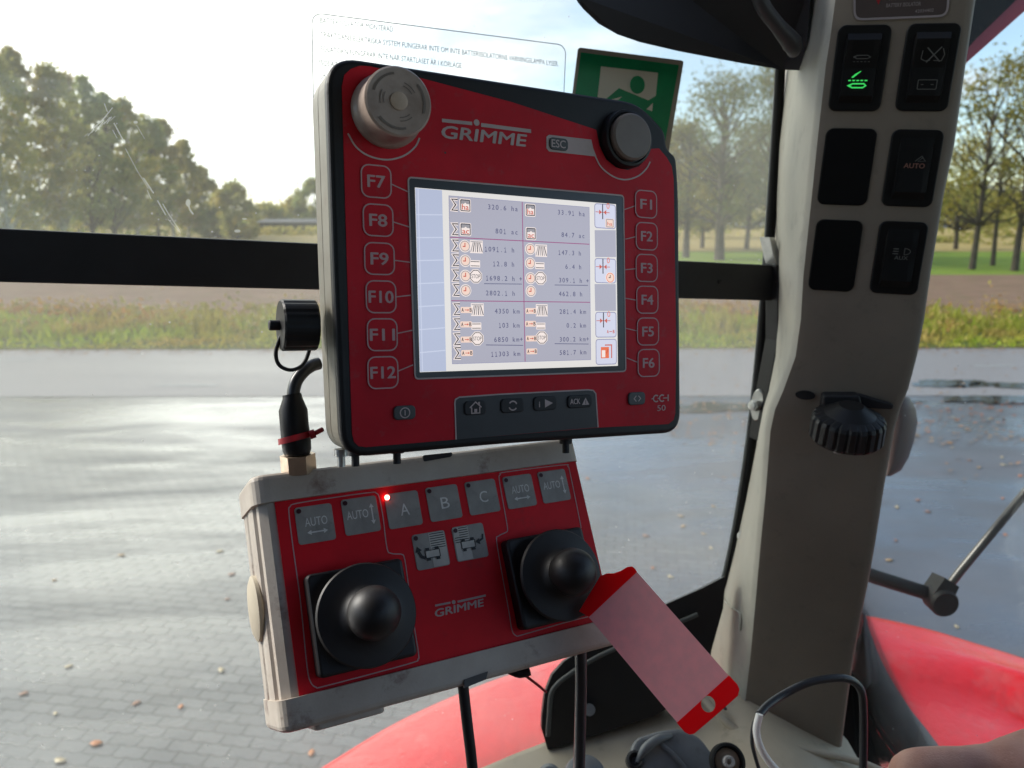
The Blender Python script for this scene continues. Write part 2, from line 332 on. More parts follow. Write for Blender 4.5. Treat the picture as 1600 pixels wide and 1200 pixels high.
# ------------------------------------------------------------------ ground materials
def ground_mat(name, kind):
    m = bpy.data.materials.new(name); m.use_nodes = True; nt = m.node_tree; b = nt.nodes['Principled BSDF']; L = nt.links
    t = N(nt, 'ShaderNodeTexCoord'); P = t.outputs['Object']
    def no(sc_, d=5.0, r=0.6, vec=None, dist=0.0):
        n = N(nt, 'ShaderNodeTexNoise', inp={'Scale': sc_, 'Detail': d, 'Roughness': r, 'Distortion': dist}); L.new(vec if vec else P, n.inputs['Vector']); return n.outputs[0]
    def mapv(s):
        n = N(nt, 'ShaderNodeMapping'); n.inputs['Scale'].default_value = s; L.new(P, n.inputs[0]); return n.outputs[0]
    if kind == 'paving':
        # interlocking pavers near the tractor, asphalt further out; wet with standing films of water
        wv = N(nt, 'ShaderNodeMapping'); L.new(P, wv.inputs[0]); wv.inputs['Rotation'].default_value = (0, 0, radians(9))
        wob = N(nt, 'ShaderNodeTexWave', inp={'Scale': 3.81, 'Distortion': 0.0}); L.new(wv.outputs[0], wob.inputs['Vector'])
        ad = N(nt, 'ShaderNodeVectorMath', operation='ADD'); L.new(wv.outputs[0], ad.inputs[0])
        cx = N(nt, 'ShaderNodeCombineXYZ'); L.new(mth(nt, 'MULTIPLY', wob.outputs[1], 0.010), cx.inputs[1]); L.new(cx.outputs[0], ad.inputs[1])
        br = N(nt, 'ShaderNodeTexBrick', inp={'Scale': 1.0, 'Mortar Size': 0.006, 'Mortar Smooth': 0.4, 'Brick Width': 0.165, 'Row Height': 0.085, 'Bias': 0.0}); L.new(ad.outputs[0], br.inputs['Vector'])
        br.inputs['Color1'].default_value = (0.14, 0.137, 0.128, 1); br.inputs['Color2'].default_value = (0.20, 0.193, 0.178, 1); br.inputs['Mortar'].default_value = (0.05, 0.047, 0.04, 1)
        sp = N(nt, 'ShaderNodeSeparateXYZ'); L.new(P, sp.inputs[0])
        # paved apron: bounded by a line some 9 m out, left of the right-hand asphalt
        e1 = mth(nt, 'ADD', sp.outputs[1], mth(nt, 'MULTIPLY', sp.outputs[0], 0.25)); e1 = mth(nt, 'ADD', e1, mth(nt, 'MULTIPLY', no(0.6, 2), 0.3))
        zone = ramp(nt, mth(nt, 'DIVIDE', e1, 20.0), [(0.395, 1.0), (0.40, 0.0)])
        zx = ramp(nt, mth(nt, 'ADD', mth(nt, 'DIVIDE', sp.outputs[0], 20.0), 0.5), [(0.60, 1.0), (0.605, 0.0)]); zone = mth(nt, 'MULTIPLY', zone, zx)
        asp = mixc(nt, ramp(nt, no(90, 3), [(0.35, 0.0), (0.7, 1.0)]), (0.10, 0.094, 0.098), (0.20, 0.187, 0.192))
        asp = mixc(nt, ramp(nt, no(0.7, 4), [(0.4, 0.0), (0.65, 0.6)]), asp, (0.11, 0.103, 0.107))
        c = mixc(nt, zone, asp, br.outputs[0]); c = mixc(nt, ramp(nt, no(1.3, 6, 0.7), [(0.42, 0.0), (0.62, 0.35)]), c, (0.07, 0.066, 0.058)); c0 = c
        st = mapv((0.16, 0.55, 1))
        wet = ramp(nt, no(1.7, 6, 0.66, st, 0.8), [(0.34, 0.10), (0.60, 1.0)])
        wet2 = ramp(nt, no(3.0, 4, 0.6, mapv((0.35, 0.8, 1))), [(0.45, 0.0), (0.6, 1.0)])
        c = mixc(nt, mth(nt, 'MULTIPLY', wet, 0.50), c0, (0.035, 0.036, 0.040)); L.new(c, b.inputs['Base Color'])
        rg = mth(nt, 'SUBTRACT', 0.54, mth(nt, 'MULTIPLY', wet, 0.26)); rg = mth(nt, 'SUBTRACT', rg, mth(nt, 'MULTIPLY', mth(nt, 'MULTIPLY', wet, wet2), 0.13)); L.new(rg, b.inputs['Roughness'])
        hb = mth(nt, 'ADD', mth(nt, 'MULTIPLY', mth(nt, 'MULTIPLY', br.outputs[1], zone), -0.8), mth(nt, 'MULTIPLY', no(55, 4, 0.7), 0.30))
        bp = N(nt, 'ShaderNodeBump'); bp.inputs['Distance'].default_value = 0.006; L.new(mth(nt, 'SUBTRACT', 1.0, mth(nt, 'MULTIPLY', wet, 0.45)), bp.inputs['Strength']); L.new(hb, bp.inputs['Height'])
        bp2 = N(nt, 'ShaderNodeBump'); bp2.inputs['Distance'].default_value = 0.03; bp2.inputs['Strength'].default_value = 0.2; L.new(no(1.2, 3), bp2.inputs['Height']); L.new(bp.outputs[0], bp2.inputs['Normal'])
        L.new(bp2.outputs[0], b.inputs['Normal']); b.inputs['Coat Weight'].default_value = 0.75; b.inputs['Coat Roughness'].default_value = 0.13; L.new(bp2.outputs[0], b.inputs['Coat Normal'])
        L.new(mth(nt, 'MULTIPLY', wet, 1.0), b.inputs['Coat Weight']); b.inputs['Coat IOR'].default_value = 1.6
    elif kind == 'road':
        c = mixc(nt, ramp(nt, no(60, 3), [(0.35, 0.0), (0.7, 1.0)]), (0.22, 0.195, 0.185), (0.32, 0.285, 0.27)); L.new(c, b.inputs['Base Color'])
        L.new(mth(nt, 'SUBTRACT', 0.62, mth(nt, 'MULTIPLY', no(0.5, 4, 0.6, mapv((0.2, 1, 1))), 0.35)), b.inputs['Roughness'])
        b.inputs['Coat Weight'].default_value = 0.0
    else:
        cols = {'grass': ((0.075, 0.105, 0.018), (0.14, 0.135, 0.03), (0.17, 0.10, 0.04)), 'litter': ((0.22, 0.13, 0.085), (0.30, 0.18, 0.12), (0.15, 0.15, 0.045)),
                'meadow': ((0.15, 0.25, 0.025), (0.25, 0.33, 0.035), (0.24, 0.21, 0.04)), 'straw': ((0.38, 0.28, 0.10), (0.46, 0.34, 0.13), (0.26, 0.21, 0.07)), 'earth': ((0.07, 0.085, 0.03), (0.11, 0.10, 0.04), (0.09, 0.07, 0.04))}[kind]
        v = mapv((0.35, 1.0, 1)); c = mixc(nt, ramp(nt, no(1.6, 6, 0.7, v), [(0.38, 0.0), (0.62, 1.0)]), cols[0], cols[1]); c = mixc(nt, ramp(nt, no(3.7, 6, 0.75, v), [(0.5, 0.0), (0.68, 0.85)]), c, cols[2])
        L.new(c, b.inputs['Base Color']); b.inputs['Roughness'].default_value = 0.85; b.inputs['Specular IOR Level'].default_value = 0.2
        bp = N(nt, 'ShaderNodeBump'); bp.inputs['Distance'].default_value = 0.08; bp.inputs['Strength'].default_value = 0.8; L.new(no(9, 5, 0.7), bp.inputs['Height']); L.new(bp.outputs[0], b.inputs['Normal'])
    return m
def sheet(name, pts, z, m):
    b = MB(); b.poly([(p[0], p[1]) for p in pts], z, m); o = b.build(name); tag(o, kind='structure'); return o
def band(px_list_near, px_list_far): return [G(x, y)[:2] for x, y in px_list_near] + [G(x, y)[:2] for x, y in px_list_far[::-1]]
sheet('ground', [(-1500, -600), (1500, -600), (1500, 2200), (-1500, 2200)], -0.03, ground_mat('far ground', 'earth'))
ye = 15.4
sheet('yard', [(-60, -30), (60, -30), (60, 12.2), (-60, 11.6)], 0.0, ground_mat('wet yard paving', 'paving'))
sheet('road', [(-90, 10.95), (90, 11.75), (90, 16.5), (-90, 14.6)], 0.006, ground_mat('road asphalt', 'road'))
sheet('grass_verge', [(-90, 14.55), (90, 16.45), (90, 19.8), (-90, 18.2)], 0.012, ground_mat('verge grass', 'grass'))
sheet('verge', [(-90, 18.1), (90, 19.7), (90, 37), (-90, 33)], 0.004, ground_mat('leaf litter ground', 'litter'))
sheet('meadow', [(-120, 32.9), (120, 36.9), (120, 58), (-120, 58)], -0.004, ground_mat('bright meadow', 'meadow'))
sheet('field', [(-300, 57.9), (300, 57.9), (300, 175), (-300, 175)], -0.004, ground_mat('straw field', 'straw'))
PAINT = mat('worn road paint', (0.42, 0.41, 0.38), 0.5, var=0.3, vscale=6)
for px_, py_, rr in ((292, 603, .012), (1553, 572, .02), (30, 562, .012), (1000, 590, .012)):
    cx, yy, _z = G(px_, py_); wd = 1.0 if px_ != 1553 else .75
    b = MB(); b.poly([(-wd/2, -0.05), (wd/2, -0.05), (wd/2, 0.05), (-wd/2, 0.05)], 0, PAINT)
    o = b.build('road_marking', M=Matrix.Translation((cx, yy, 0.011)) @ Matrix.Rotation(rr, 4, 'Z')); tag(o, kind='structure')
WATER = mat('puddle water', (0.03, 0.03, 0.028), 0.04, spec=0.8, bump=0.05, bscale=3)
def puddle(cx, cy, rx, ry, tilt, sd_):
    pts = []
    for i in range(48):
        a = 2*pi*i/48; k = 1 + 0.75*noise.noise(Vector((cos(a)*1.6+sd_*3, sin(a)*1.6, sd_))) + 0.25*noise.noise(Vector((cos(a)*6, sin(a)*6, sd_+9)))
        dx = rx*cos(a)*k; w_ = G(cx+dx, cy+ry*sin(a)*k+dx*tilt); pts.append((w_.x, w_.y))
    b = MB(); b.poly(pts, 0.016, WATER); tag(b.build('puddle'), kind='structure')
for a_ in ((1475, 600, 60, 5, 0.0, 1), (1560, 603, 60, 4, 0, 2), (1555, 625, 75, 6, .01, 3), (1400, 628, 50, 3, 0, 4), (1120, 638, 90, 7, 0, 5)): puddle(*a_)
# ------------------------------------------------------------------ vegetation
def leafmat(name, c1, c2, c3, tr=0.35):
    m = bpy.data.materials.new(name); m.use_nodes = True; nt = m.node_tree; b = nt.nodes['Principled BSDF']
    g = N(nt, 'ShaderNodeNewGeometry'); t = N(nt, 'ShaderNodeTexCoord'); n = N(nt, 'ShaderNodeTexNoise', inp={'Scale': 0.45, 'Detail': 3.0}); nt.links.new(t.outputs['Object'], n.inputs['Vector'])
    c = mixc(nt, g.outputs['Random Per Island'], c1, c2); c = mixc(nt, ramp(nt, n.outputs[0], [(0.42, 0.0), (0.62, 0.9)]), c, c3)
    nt.links.new(c, b.inputs['Base Color']); b.inputs['Roughness'].default_value = 0.6; b.inputs['Specular IOR Level'].default_value = 0.3
    tl = N(nt, 'ShaderNodeBsdfTranslucent'); nt.links.new(c, tl.inputs[0]); ms = N(nt, 'ShaderNodeMixShader'); ms.inputs[0].default_value = tr
    nt.links.new(b.outputs[0], ms.inputs[1]); nt.links.new(tl.outputs[0], ms.inputs[2]); nt.links.new(ms.outputs[0], nt.nodes['Material Output'].inputs[0]); return m
LF_OLIVE = leafmat('olive autumn leaves', (0.27, 0.28, 0.07), (0.37, 0.35, 0.09), (0.46, 0.36, 0.10), .55)
LF_GREEN = leafmat('green leaves', (0.20, 0.25, 0.07), (0.29, 0.32, 0.09), (0.37, 0.34, 0.10), .55)
LF_DEEP = leafmat('deep green leaves', (0.085, 0.125, 0.03), (0.13, 0.16, 0.04), (0.20, 0.18, 0.05), .45)
LF_YEL = leafmat('yellow leaves', (0.28, 0.22, 0.03), (0.34, 0.25, 0.04), (0.19, 0.20, 0.04), .5)
LF_RUST = leafmat('rusty leaves', (0.38, 0.30, 0.10), (0.44, 0.34, 0.11), (0.28, 0.29, 0.08), .55)
BARKW = mat('birch bark', (0.62, 0.58, 0.50), 0.8, col2=(0.16, 0.15, 0.13), vscale=2.5)
BARK = mat('dark bark', (0.085, 0.065, 0.045), 0.9, var=0.4, vscale=3)
def tree_meshes(rng, Ht, Wd, cb, ncl, nlf, ls, lm, bm, tr_r, spread=1.0, gap=0.0):
    """trunk with limbs + crown of leaf faces in clumps; crown from cb*Ht to Ht, half width Wd"""
    t = MB(); c = MB(); top = Ht*0.93
    lean = Vector((rng.uniform(-0.03, 0.03), rng.uniform(-0.03, 0.03), 0))
    tp = [Vector((0, 0, 0)) + lean*k*Ht + Vector((rng.uniform(-1, 1)*0.06*k, rng.uniform(-1, 1)*0.06*k, top*k)) for k in (0, 0.15, 0.35, 0.6, 0.8, 1.0)]
    t.tube(tp, [tr_r*1.25, tr_r, tr_r*0.85, tr_r*0.6, tr_r*0.35, 0.03], bm, n=8, sub=3)
    cls = []
    for i in range(ncl):
        k = rng.random()**0.85; z = cb*Ht + (1-cb)*Ht*k
        prof = sin(pi*min(1, (0.18 + 0.82*k)))**0.55 if k > 0.0 else 0.5
        a = rng.random()*2*pi; r = Wd*prof*sqrt(rng.uniform(0.08, 1.0))
        p = Vector((r*cos(a), r*sin(a), z)) + lean*z
        if gap and noise.noise(p*0.55 + Vector((rng.seedv, 0, 0))) > 0.25 - gap*0.3: continue
        cls.append(p)
        if rng.random() < 0.55:
            zb = max(cb*Ht*0.85, z - rng.uniform(0.12, 0.3)*Ht); zb = min(zb, top*0.95); b0 = lean*zb + Vector((0, 0, zb)); mid = (b0+p)/2 + Vector((0, 0, -0.03*Ht*rng.random()))
            t.tube([b0, mid, p], [tr_r*0.34, tr_r*0.2, 0.02], bm, n=5, caps=False)
    vs = []; fs = []
    for p in cls:
        cr = Wd*rng.uniform(0.16, 0.34)*spread
        for j in range(nlf):
            q = p + Vector((rng.gauss(0, cr*0.55), rng.gauss(0, cr*0.55), rng.gauss(0, cr*0.42)))
            u = Vector((rng.gauss(0, 1), rng.gauss(0, 1), rng.gauss(0, 1))).normalized(); v = u.orthogonal().normalized(); s = ls*rng.uniform(0.55, 1.25); o = len(vs)
            vs += [q-u*s*0.5, q+v*s*0.32, q+u*s*0.5, q-v*s*0.32]; fs.append((o, o+1, o+2, o+3))
    c.add(vs, fs, lm)
    return t, c
def mk_tree(name, seed, Ht, Wd, cb, ncl, nlf, ls, lm, bm, tr_r, loc, label, group, gap=0.0, spread=1.0, cat='tree'):
    rng = random.Random(seed); rng.seedv = seed*3.7
    t, c = tree_meshes(rng, Ht, Wd, cb, ncl, nlf, ls, lm, bm, tr_r, spread, gap)
    r = empty(name, Vector(loc), label, cat, group); t.build('trunk', r); c.build('crown', r); return r
def copy_tree(src, loc, rz, s, label):
    r = src.copy(); COL.objects.link(r); r.location = loc; r.rotation_euler = (0, 0, rz); r.scale = s; r['label'] = label
    for ch in src.children: c = ch.copy(); COL.objects.link(c); c.parent = r
    return r
HID = (0, 0, 0)
GW = 'trees of the wood beyond the road at the left'
protoL = []
def woodtree(i, px, top_py, D, wpx, label, kind):
    Ht = htop(top_py, D)*1.0; Wd = wpx/F*D/2*0.976; x = far(px, D)
    lm = (LF_OLIVE, LF_GREEN, LF_RUST)[kind]; bm = BARKW if kind != 1 else BARK
    return mk_tree('birch_tree' if kind != 1 else 'broadleaf_tree', 100+i, Ht, Wd, 0.13, 210, 34, 0.040*sqrt(D), lm, bm, 0.16, (x, D, 0), label, GW, gap=0.15, spread=0.72)
wl = [(-70, 50, 52, 130, 0, 'olive birch at the far left edge of the wood, cut by the picture'), (10, 72, 52, 120, 0, 'tallest olive birch of the wood, second from its left edge'),
      (52, 80, 56, 90, 2, 'tall birch with rusty top and two pale stems above the black bar'), (95, 104, 58, 90, 0, 'birch whose top begins the slope of the wood down to the right'),
      (140, 122, 62, 80, 1, 'dark green tree right of the top of the wood, behind the smear on the glass'), (120, 116, 70, 70, 2, 'thin rusty crown poking up behind the birches of the wood'),
      (175, 148, 66, 80, 1, 'dark green tree with a round top in the middle of the wood'), (212, 158, 72, 80, 0, 'olive birch in the middle of the wood with a pale stem'),
      (245, 180, 78, 70, 1, 'green tree where the wood steps down, behind the long scratch'), (268, 190, 84, 60, 2, 'rusty olive tree near the right end of the wood'),
      (292, 222, 92, 56, 0, 'birch second from the right end of the tall wood'), (316, 262, 100, 50, 0, 'last and lowest tree at the right end of the tall wood')]
for i, (px, py, D, wp, kd, lb) in enumerate(wl): woodtree(i, px, py, D, wp, lb, kd)
bush = [(368, 288, 88, 64, 0, 'round bushy tree standing alone right of the wood'), (340, 322, 92, 60, 1, 'low dark tree between the wood and the round bushy tree'),
        (418, 322, 118, 70, 0, 'low pale green tree right of the round bushy tree'), (462, 312, 125, 60, 0, 'olive tree behind the low building, against the terminal edge'), (492, 284, 122, 60, 1, 'tree half hidden by the terminal, its top level with the connector cap')]
for i, (px, py, D, wp, kd, lb) in enumerate(bush):
    Ht = htop(py, D); mk_tree('bushy_tree', 200+i, Ht, wp/F*D/2, 0.03, 60, 40, 0.055*sqrt(D), (LF_OLIVE, LF_GREEN)[kd], BARK, 0.12, (far(px, D), D, 0), lb, 'lower trees right of the wood')
# right-hand trees: big roadside oaks seen between terminal and pillar and right of the pillar
GR = 'roadside trees on the far side of the road'
oaks = [(1050, 205, 60, 150, .22, 90, 60, LF_YEL, 'yellow green tree close to the terminal edge, behind the thin trunk', .17, 0.0), (1100, 225, 64, 140, .2, 100, 60, LF_DEEP, 'olive tree filling the gap between the two dark trunks', .16, 0.0), (1170, 200, 62, 150, .2, 100, 60, LF_DEEP, 'olive tree behind the large oak at the cab pillar', .18, 0.0), (1500, 215, 62, 150, .2, 90, 60, LF_OLIVE, 'olive tree standing back beside the white building', .16, 0.2),
        (1128, 128, 47, 250, 0.24, 130, 60, LF_DEEP, 'large oak with a forked dark trunk, left of the cab pillar', 0.27, 0.25),
        (1205, 95, 52, 170, 0.3, 110, 60, LF_DEEP, 'tall green tree half hidden by the cab pillar edge', 0.25, 0.1),
        (1075, 195, 50, 120, 0.3, 70, 50, LF_YEL, 'yellow tree with a thin trunk just right of the terminal', 0.2, 0.0),
        (1530, 95, 39, 230, 0.26, 120, 34, LF_YEL, 'sparse yellow green tree right of the pillar, its trunk leaning', 0.14, 0.5),
        (1562, 120, 42, 210, 0.28, 100, 30, LF_OLIVE, 'thin tree with a straight dark trunk next to the leaning one', 0.11, 0.5),
        (1598, 70, 38, 230, 0.24, 120, 34, LF_YEL, 'yellowing tree at the right edge of the view', 0.15, 0.5)]
for i, (px, py, D, wp, cb, nc, nl, lm, lb, tr, gap) in enumerate(oaks):
    mk_tree('oak_tree', 300+i, htop(py, D), wp/F*D/2, cb, nc, nl, 0.24, lm, BARK, tr, (far(px, D), D, 0), lb, GR, gap=gap, spread=0.9 if px < 1400 else 0.62)
# far woodland edge beyond the field: one mass nobody could count
def mass(name, seed, segs, lm, n, ls, label):
    rng = random.Random(seed); b = MB(); vs = []; fs = []
    for (px0, px1, py_t, D) in segs:
        x0, x1 = far(px0, D), far(px1, D); Hh = htop(py_t, D); k = int(n*abs(x1-x0)/10)
        for j in range(k):
            x = rng.uniform(x0, x1); hh = Hh*(0.78 + 0.22*noise.noise(Vector((x*0.22, seed, 0))))*1.05; z = hh*sqrt(rng.random()) if rng.random() < 0.8 else rng.uniform(0, 0.3)*hh
            q = Vector((x, D + rng.uniform(-2.5, 2.5), z)); u = Vector((rng.gauss(0, 1), rng.gauss(0, 1), rng.gauss(0, 1))).normalized(); v = u.orthogonal().normalized(); s = ls*rng.uniform(0.6, 1.3); o = len(vs)
            vs += [q-u*s*0.5, q+v*s*0.4, q+u*s*0.5, q-v*s*0.4]; fs.append((o, o+1, o+2, o+3))
    b.add(vs, fs, lm); o = b.build(name); tag(o, label, 'woodland', kind='stuff'); return o
mass('far_woodland', 5, [(990, 1260, 262, 180), (1400, 1700, 285, 180), (1020, 1120, 225, 165), (1380, 1700, 300, 168)], LF_OLIVE, 1100, 1.1, 'hazy olive woodland edge beyond the straw field')
mass('middle_woodland', 12, [(1025, 1130, 250, 92), (1120, 1250, 215, 96), (1410, 1560, 268, 100), (1540, 1700, 255, 104)], LF_OLIVE, 620, 0.7, 'olive autumn woodland closing the gaps between the roadside trunks')
mass('wood_interior', 14, [(-200, 110, 150, 74), (90, 215, 190, 84), (200, 290, 232, 96), (280, 340, 285, 108)], LF_OLIVE, 560, 0.62, 'dense olive interior of the wood behind its front row of birches')
mass('field_hedge', 8, [(340, 500, 352, 104), (1425, 1512, 368, 78), (1508, 1700, 318, 72), (1030, 1250, 322, 150)], LF_OLIVE, 420, 0.5, 'olive hedge between meadow and white building, right of the pillar')
mass('wood_undergrowth', 6, [(-220, 120, 290, 66), (60, 250, 300, 80), (180, 380, 315, 98), (330, 520, 326, 125)], LF_GREEN, 420, 0.55, 'shaded undergrowth at the foot of the wood, above the black bar')
# verge vegetation
rng = random.Random(11); b = MB(); GR1 = leafmat('verge grass blades', (0.33, 0.42, 0.035), (0.46, 0.45, 0.06), (0.50, 0.34, 0.09), 0.4)
def verge_y(x): return 15.575 + x*0.0106
vs = []; fs = []
for i in range(15000):
    x = rng.uniform(-22, 22); t_ = rng.random(); y = verge_y(x) + 0.05 + t_*3.6; hgt = (0.05 + 0.20*t_)*(0.6 + 0.8*rng.random())
    if t_ > 0.35: hgt *= 1.0 + 1.3*max(0, noise.noise(Vector((x*0.9, y*0.9, 0))) + 0.2)
    a = rng.random()*pi; wv = 0.03 + 0.035*rng.random(); dx, dy = cos(a)*wv, sin(a)*wv; lx, ly = rng.gauss(0, 0.3)*hgt, rng.gauss(0, 0.3)*hgt; o = len(vs)
    vs += [(x-dx, y-dy, 0.01), (x+dx, y+dy, 0.01), (x+lx+dx*0.2, y+ly, hgt), (x+lx-dx*0.2, y+ly, hgt)]; fs.append((o, o+1, o+2, o+3))
b.add(vs, fs, GR1); tag(b.build('verge_grass'), 'rough green and straw coloured grass along the far edge of the road', 'grass', kind='stuff')
b = MB(); WD1 = leafmat('weeds', (0.24, 0.24, 0.04), (0.38, 0.30, 0.06), (0.46, 0.22, 0.07), 0.35); vs = []; fs = []
for i in range(620):
    x = rng.uniform(-22, 22); y = verge_y(x) + rng.uniform(1.6, 7.0); R = rng.uniform(0.15, 0.45); h_ = R*rng.uniform(0.9, 1.7)*(0.65 if y > verge_y(x)+4 else 1)
    for j in range(34):
        q = Vector((x + rng.gauss(0, R*0.5), y + rng.gauss(0, R*0.5), abs(rng.gauss(0, h_*0.5)))); u = Vector((rng.gauss(0, 1), rng.gauss(0, 1), rng.gauss(0.6, 1))).normalized(); v = u.orthogonal().normalized(); s = rng.uniform(0.06, 0.16); o = len(vs)
        vs += [q-u*s*0.5, q+v*s*0.3, q+u*s*0.5, q-v*s*0.3]; fs.append((o, o+1, o+2, o+3))
b.add(vs, fs, WD1); tag(b.build('roadside_weeds'), 'yellow green weeds and low brush between road and wood', 'weeds', kind='stuff')
# buildings far off
WALLW = mat('pale wall', (0.55, 0.52, 0.52), 0.7, var=0.1, vscale=0.4); ROOFG = mat('grey roof sheet', (0.20, 0.20, 0.21), 0.6, var=0.15, vscale=0.5); DARKW = mat('dark opening', (0.05, 0.05, 0.065), 0.5)
def building(name, label, px0, px1, py_top, D, dp, roof, wall, doors):
    x0, x1 = far(px0, D), far(px1, D); Hh = htop(py_top, D); wd = x1-x0; r = empty(name, Vector(((x0+x1)/2, D, 0)), label, 'building')
    b = MB(); b.prism([(-wd/2, 0), (wd/2, 0), (wd/2, dp), (-wd/2, dp)], 0, Hh*0.78, wall); b.build('wall', r)
    b = MB(); e = 0.5; y0, y1, z0, z1 = -e, dp+e, Hh*0.78, Hh
    b.add([(-wd/2-e, y0, z0), (wd/2+e, y0, z0), (wd/2+e, y1, z0), (-wd/2-e, y1, z0), (-wd/2-e, dp/2, z1), (wd/2+e, dp/2, z1)], [(0, 1, 5, 4), (2, 3, 4, 5), (0, 4, 3), (1, 2, 5), (3, 2, 1, 0)], roof); b.build('roof', r)
    for k in range(doors):
        cx = -wd/2 + wd*(k+0.5)/doors; b = MB(); b.add([(cx-wd*0.32/doors, -0.05, 0.02), (cx+wd*0.32/doors, -0.05, 0.02), (cx+wd*0.32/doors, -0.05, Hh*0.62), (cx-wd*0.32/doors, -0.05, Hh*0.62)], [(0, 1, 2, 3)], DARKW); b.build('door', r)
    return r
building('farm_building', 'low long grey roofed shed with dark openings, beside the left edge of the terminal', 404, 520, 342, 110, 9, mat('dark roof sheet', (0.13, 0.125, 0.12), 0.7), mat('shed wall', (0.08, 0.07, 0.06), 0.8), 4)
building('farm_building', 'long low white building far beyond the field, right of the pillar', 1395, 1502, 338, 160, 10, WALLW, WALLW, 5)
b = MB()   # pale wall / greenhouse line beyond the straw field
x0, x1 = far(1040, 165), far(1235, 165); b.prism([(0, 0), (x1-x0, 0), (x1-x0, 0.25), (0, 0.25)], 0, 1.0, WALLW); tag(b.build('field_wall', M=Matrix.Translation((x0, 165, 0))), 'pale low wall along the far side of the straw field', 'wall')
# ------------------------------------------------------------------ fallen leaves on the paving
LM = [mat('leaf ' + n_, c_, 0.45, var=0.3, vscale=30) for n_, c_ in (('orange', (0.62, 0.22, 0.07)), ('tan', (0.48, 0.30, 0.14)), ('pale', (0.62, 0.48, 0.28)), ('brown', (0.36, 0.17, 0.10)))]
lb_ = 'small curled autumn leaf lying on the wet paving'
protos = []
for k, m in enumerate(LM):
    b = MB(); rng = random.Random(60+k); n = 11; pts = []
    for i in range(n): a = 2*pi*i/n; r_ = 0.034*(0.75 + 0.4*rng.random()); pts.append(Vector((r_*1.4*cos(a), r_*0.85*sin(a), 0.002 + 0.005*abs(sin(a*1.5+k)))))
    pts2 = [p + Vector((0, 0, 0.0015)) for p in pts]; vs = pts + [Vector((0, 0, 0.002))] + pts2 + [Vector((0, 0, 0.0035))]; fs = []
    for i in range(n): j = (i+1) % n; fs += [(j, i, n), (n+1+i, n+1+j, 2*n+1), (i, j, n+1+j, n+1+i)]
    b.add(vs, fs, m, True); protos.append(b)
lpos = [(85, 907, 1), (108, 1042, 2), (37, 1085, 3), (87, 1116, 2), (283, 1105, 0), (150, 1163, 0), (95, 1190, 2), (213, 1100, 3), (346, 1048, 2), (487, 1178, 0), (344, 862, 2), (363, 898, 3), (355, 937, 3), (190, 868, 1),
        (1115, 792, 1), (1064, 807, 1), (1111, 857, 2), (1100, 835, 1), (1068, 823, 1), (1020, 888, 0), (1010, 838, 3), (918, 748, 0), (1048, 902, 2), (1488, 700, 2), (1490, 653, 2), (1548, 655, 2), (1452, 675, 0), (1566, 715, 2), (1568, 727, 2), (1530, 731, 1), (1402, 793, 2), (1435, 782, 3), (1567, 779, 0), (1390, 876, 1), (1495, 980, 2), (1571, 836, 0), (1400, 845, 3), (1595, 744, 0), (1515, 720, 3), (1400, 710, 3), (1450, 800, 3), (1350, 640, 0)]
rng = random.Random(3)
made = {}
for (px, py, k) in lpos:
    p = G(px, py, 0.0); s = rng.uniform(0.38, 0.75)
    if k not in made: o = protos[k].build('fallen_leaf'); made[k] = o
    else: o = made[k].copy(); COL.objects.link(o)
    o.location = (p.x, p.y, 0.004); o.rotation_euler = (0, 0, rng.random()*6.28); o.scale = (s, s, s); tag(o, lb_, 'leaf', 'fallen leaves scattered on the wet paving')
b = MB(); vs = []; fs = []
for i in range(3400):
    x = rng.uniform(-20, 20); r0 = rng.random(); y = verge_y(x) - abs(rng.gauss(0, 0.35)) if r0 < 0.6 else (rng.uniform(7.5, 15) if r0 < 0.72 else rng.uniform(8.8, 11.0))
    if 0.6 <= r0: x = rng.uniform(2.0, 12)
    a = rng.random()*6.28; s = rng.uniform(0.02, 0.042); o = len(vs); q = Vector((x, y, 0.02)); u = Vector((cos(a), sin(a), rng.uniform(-.2, .3)))*s; v = Vector((-sin(a), cos(a), rng.uniform(-.2, .3)))*s*0.7
    vs += [q-u, q+v, q+u, q-v]; fs.append((o, o+1, o+2, o+3))
b.add(vs, fs, leafmat('leaf litter', (0.36, 0.19, 0.09), (0.42, 0.27, 0.14), (0.30, 0.13, 0.08), 0.2)); tag(b.build('leaf_litter'), 'reddish brown leaf litter gathered along the road edge and puddles', 'leaves', kind='stuff')
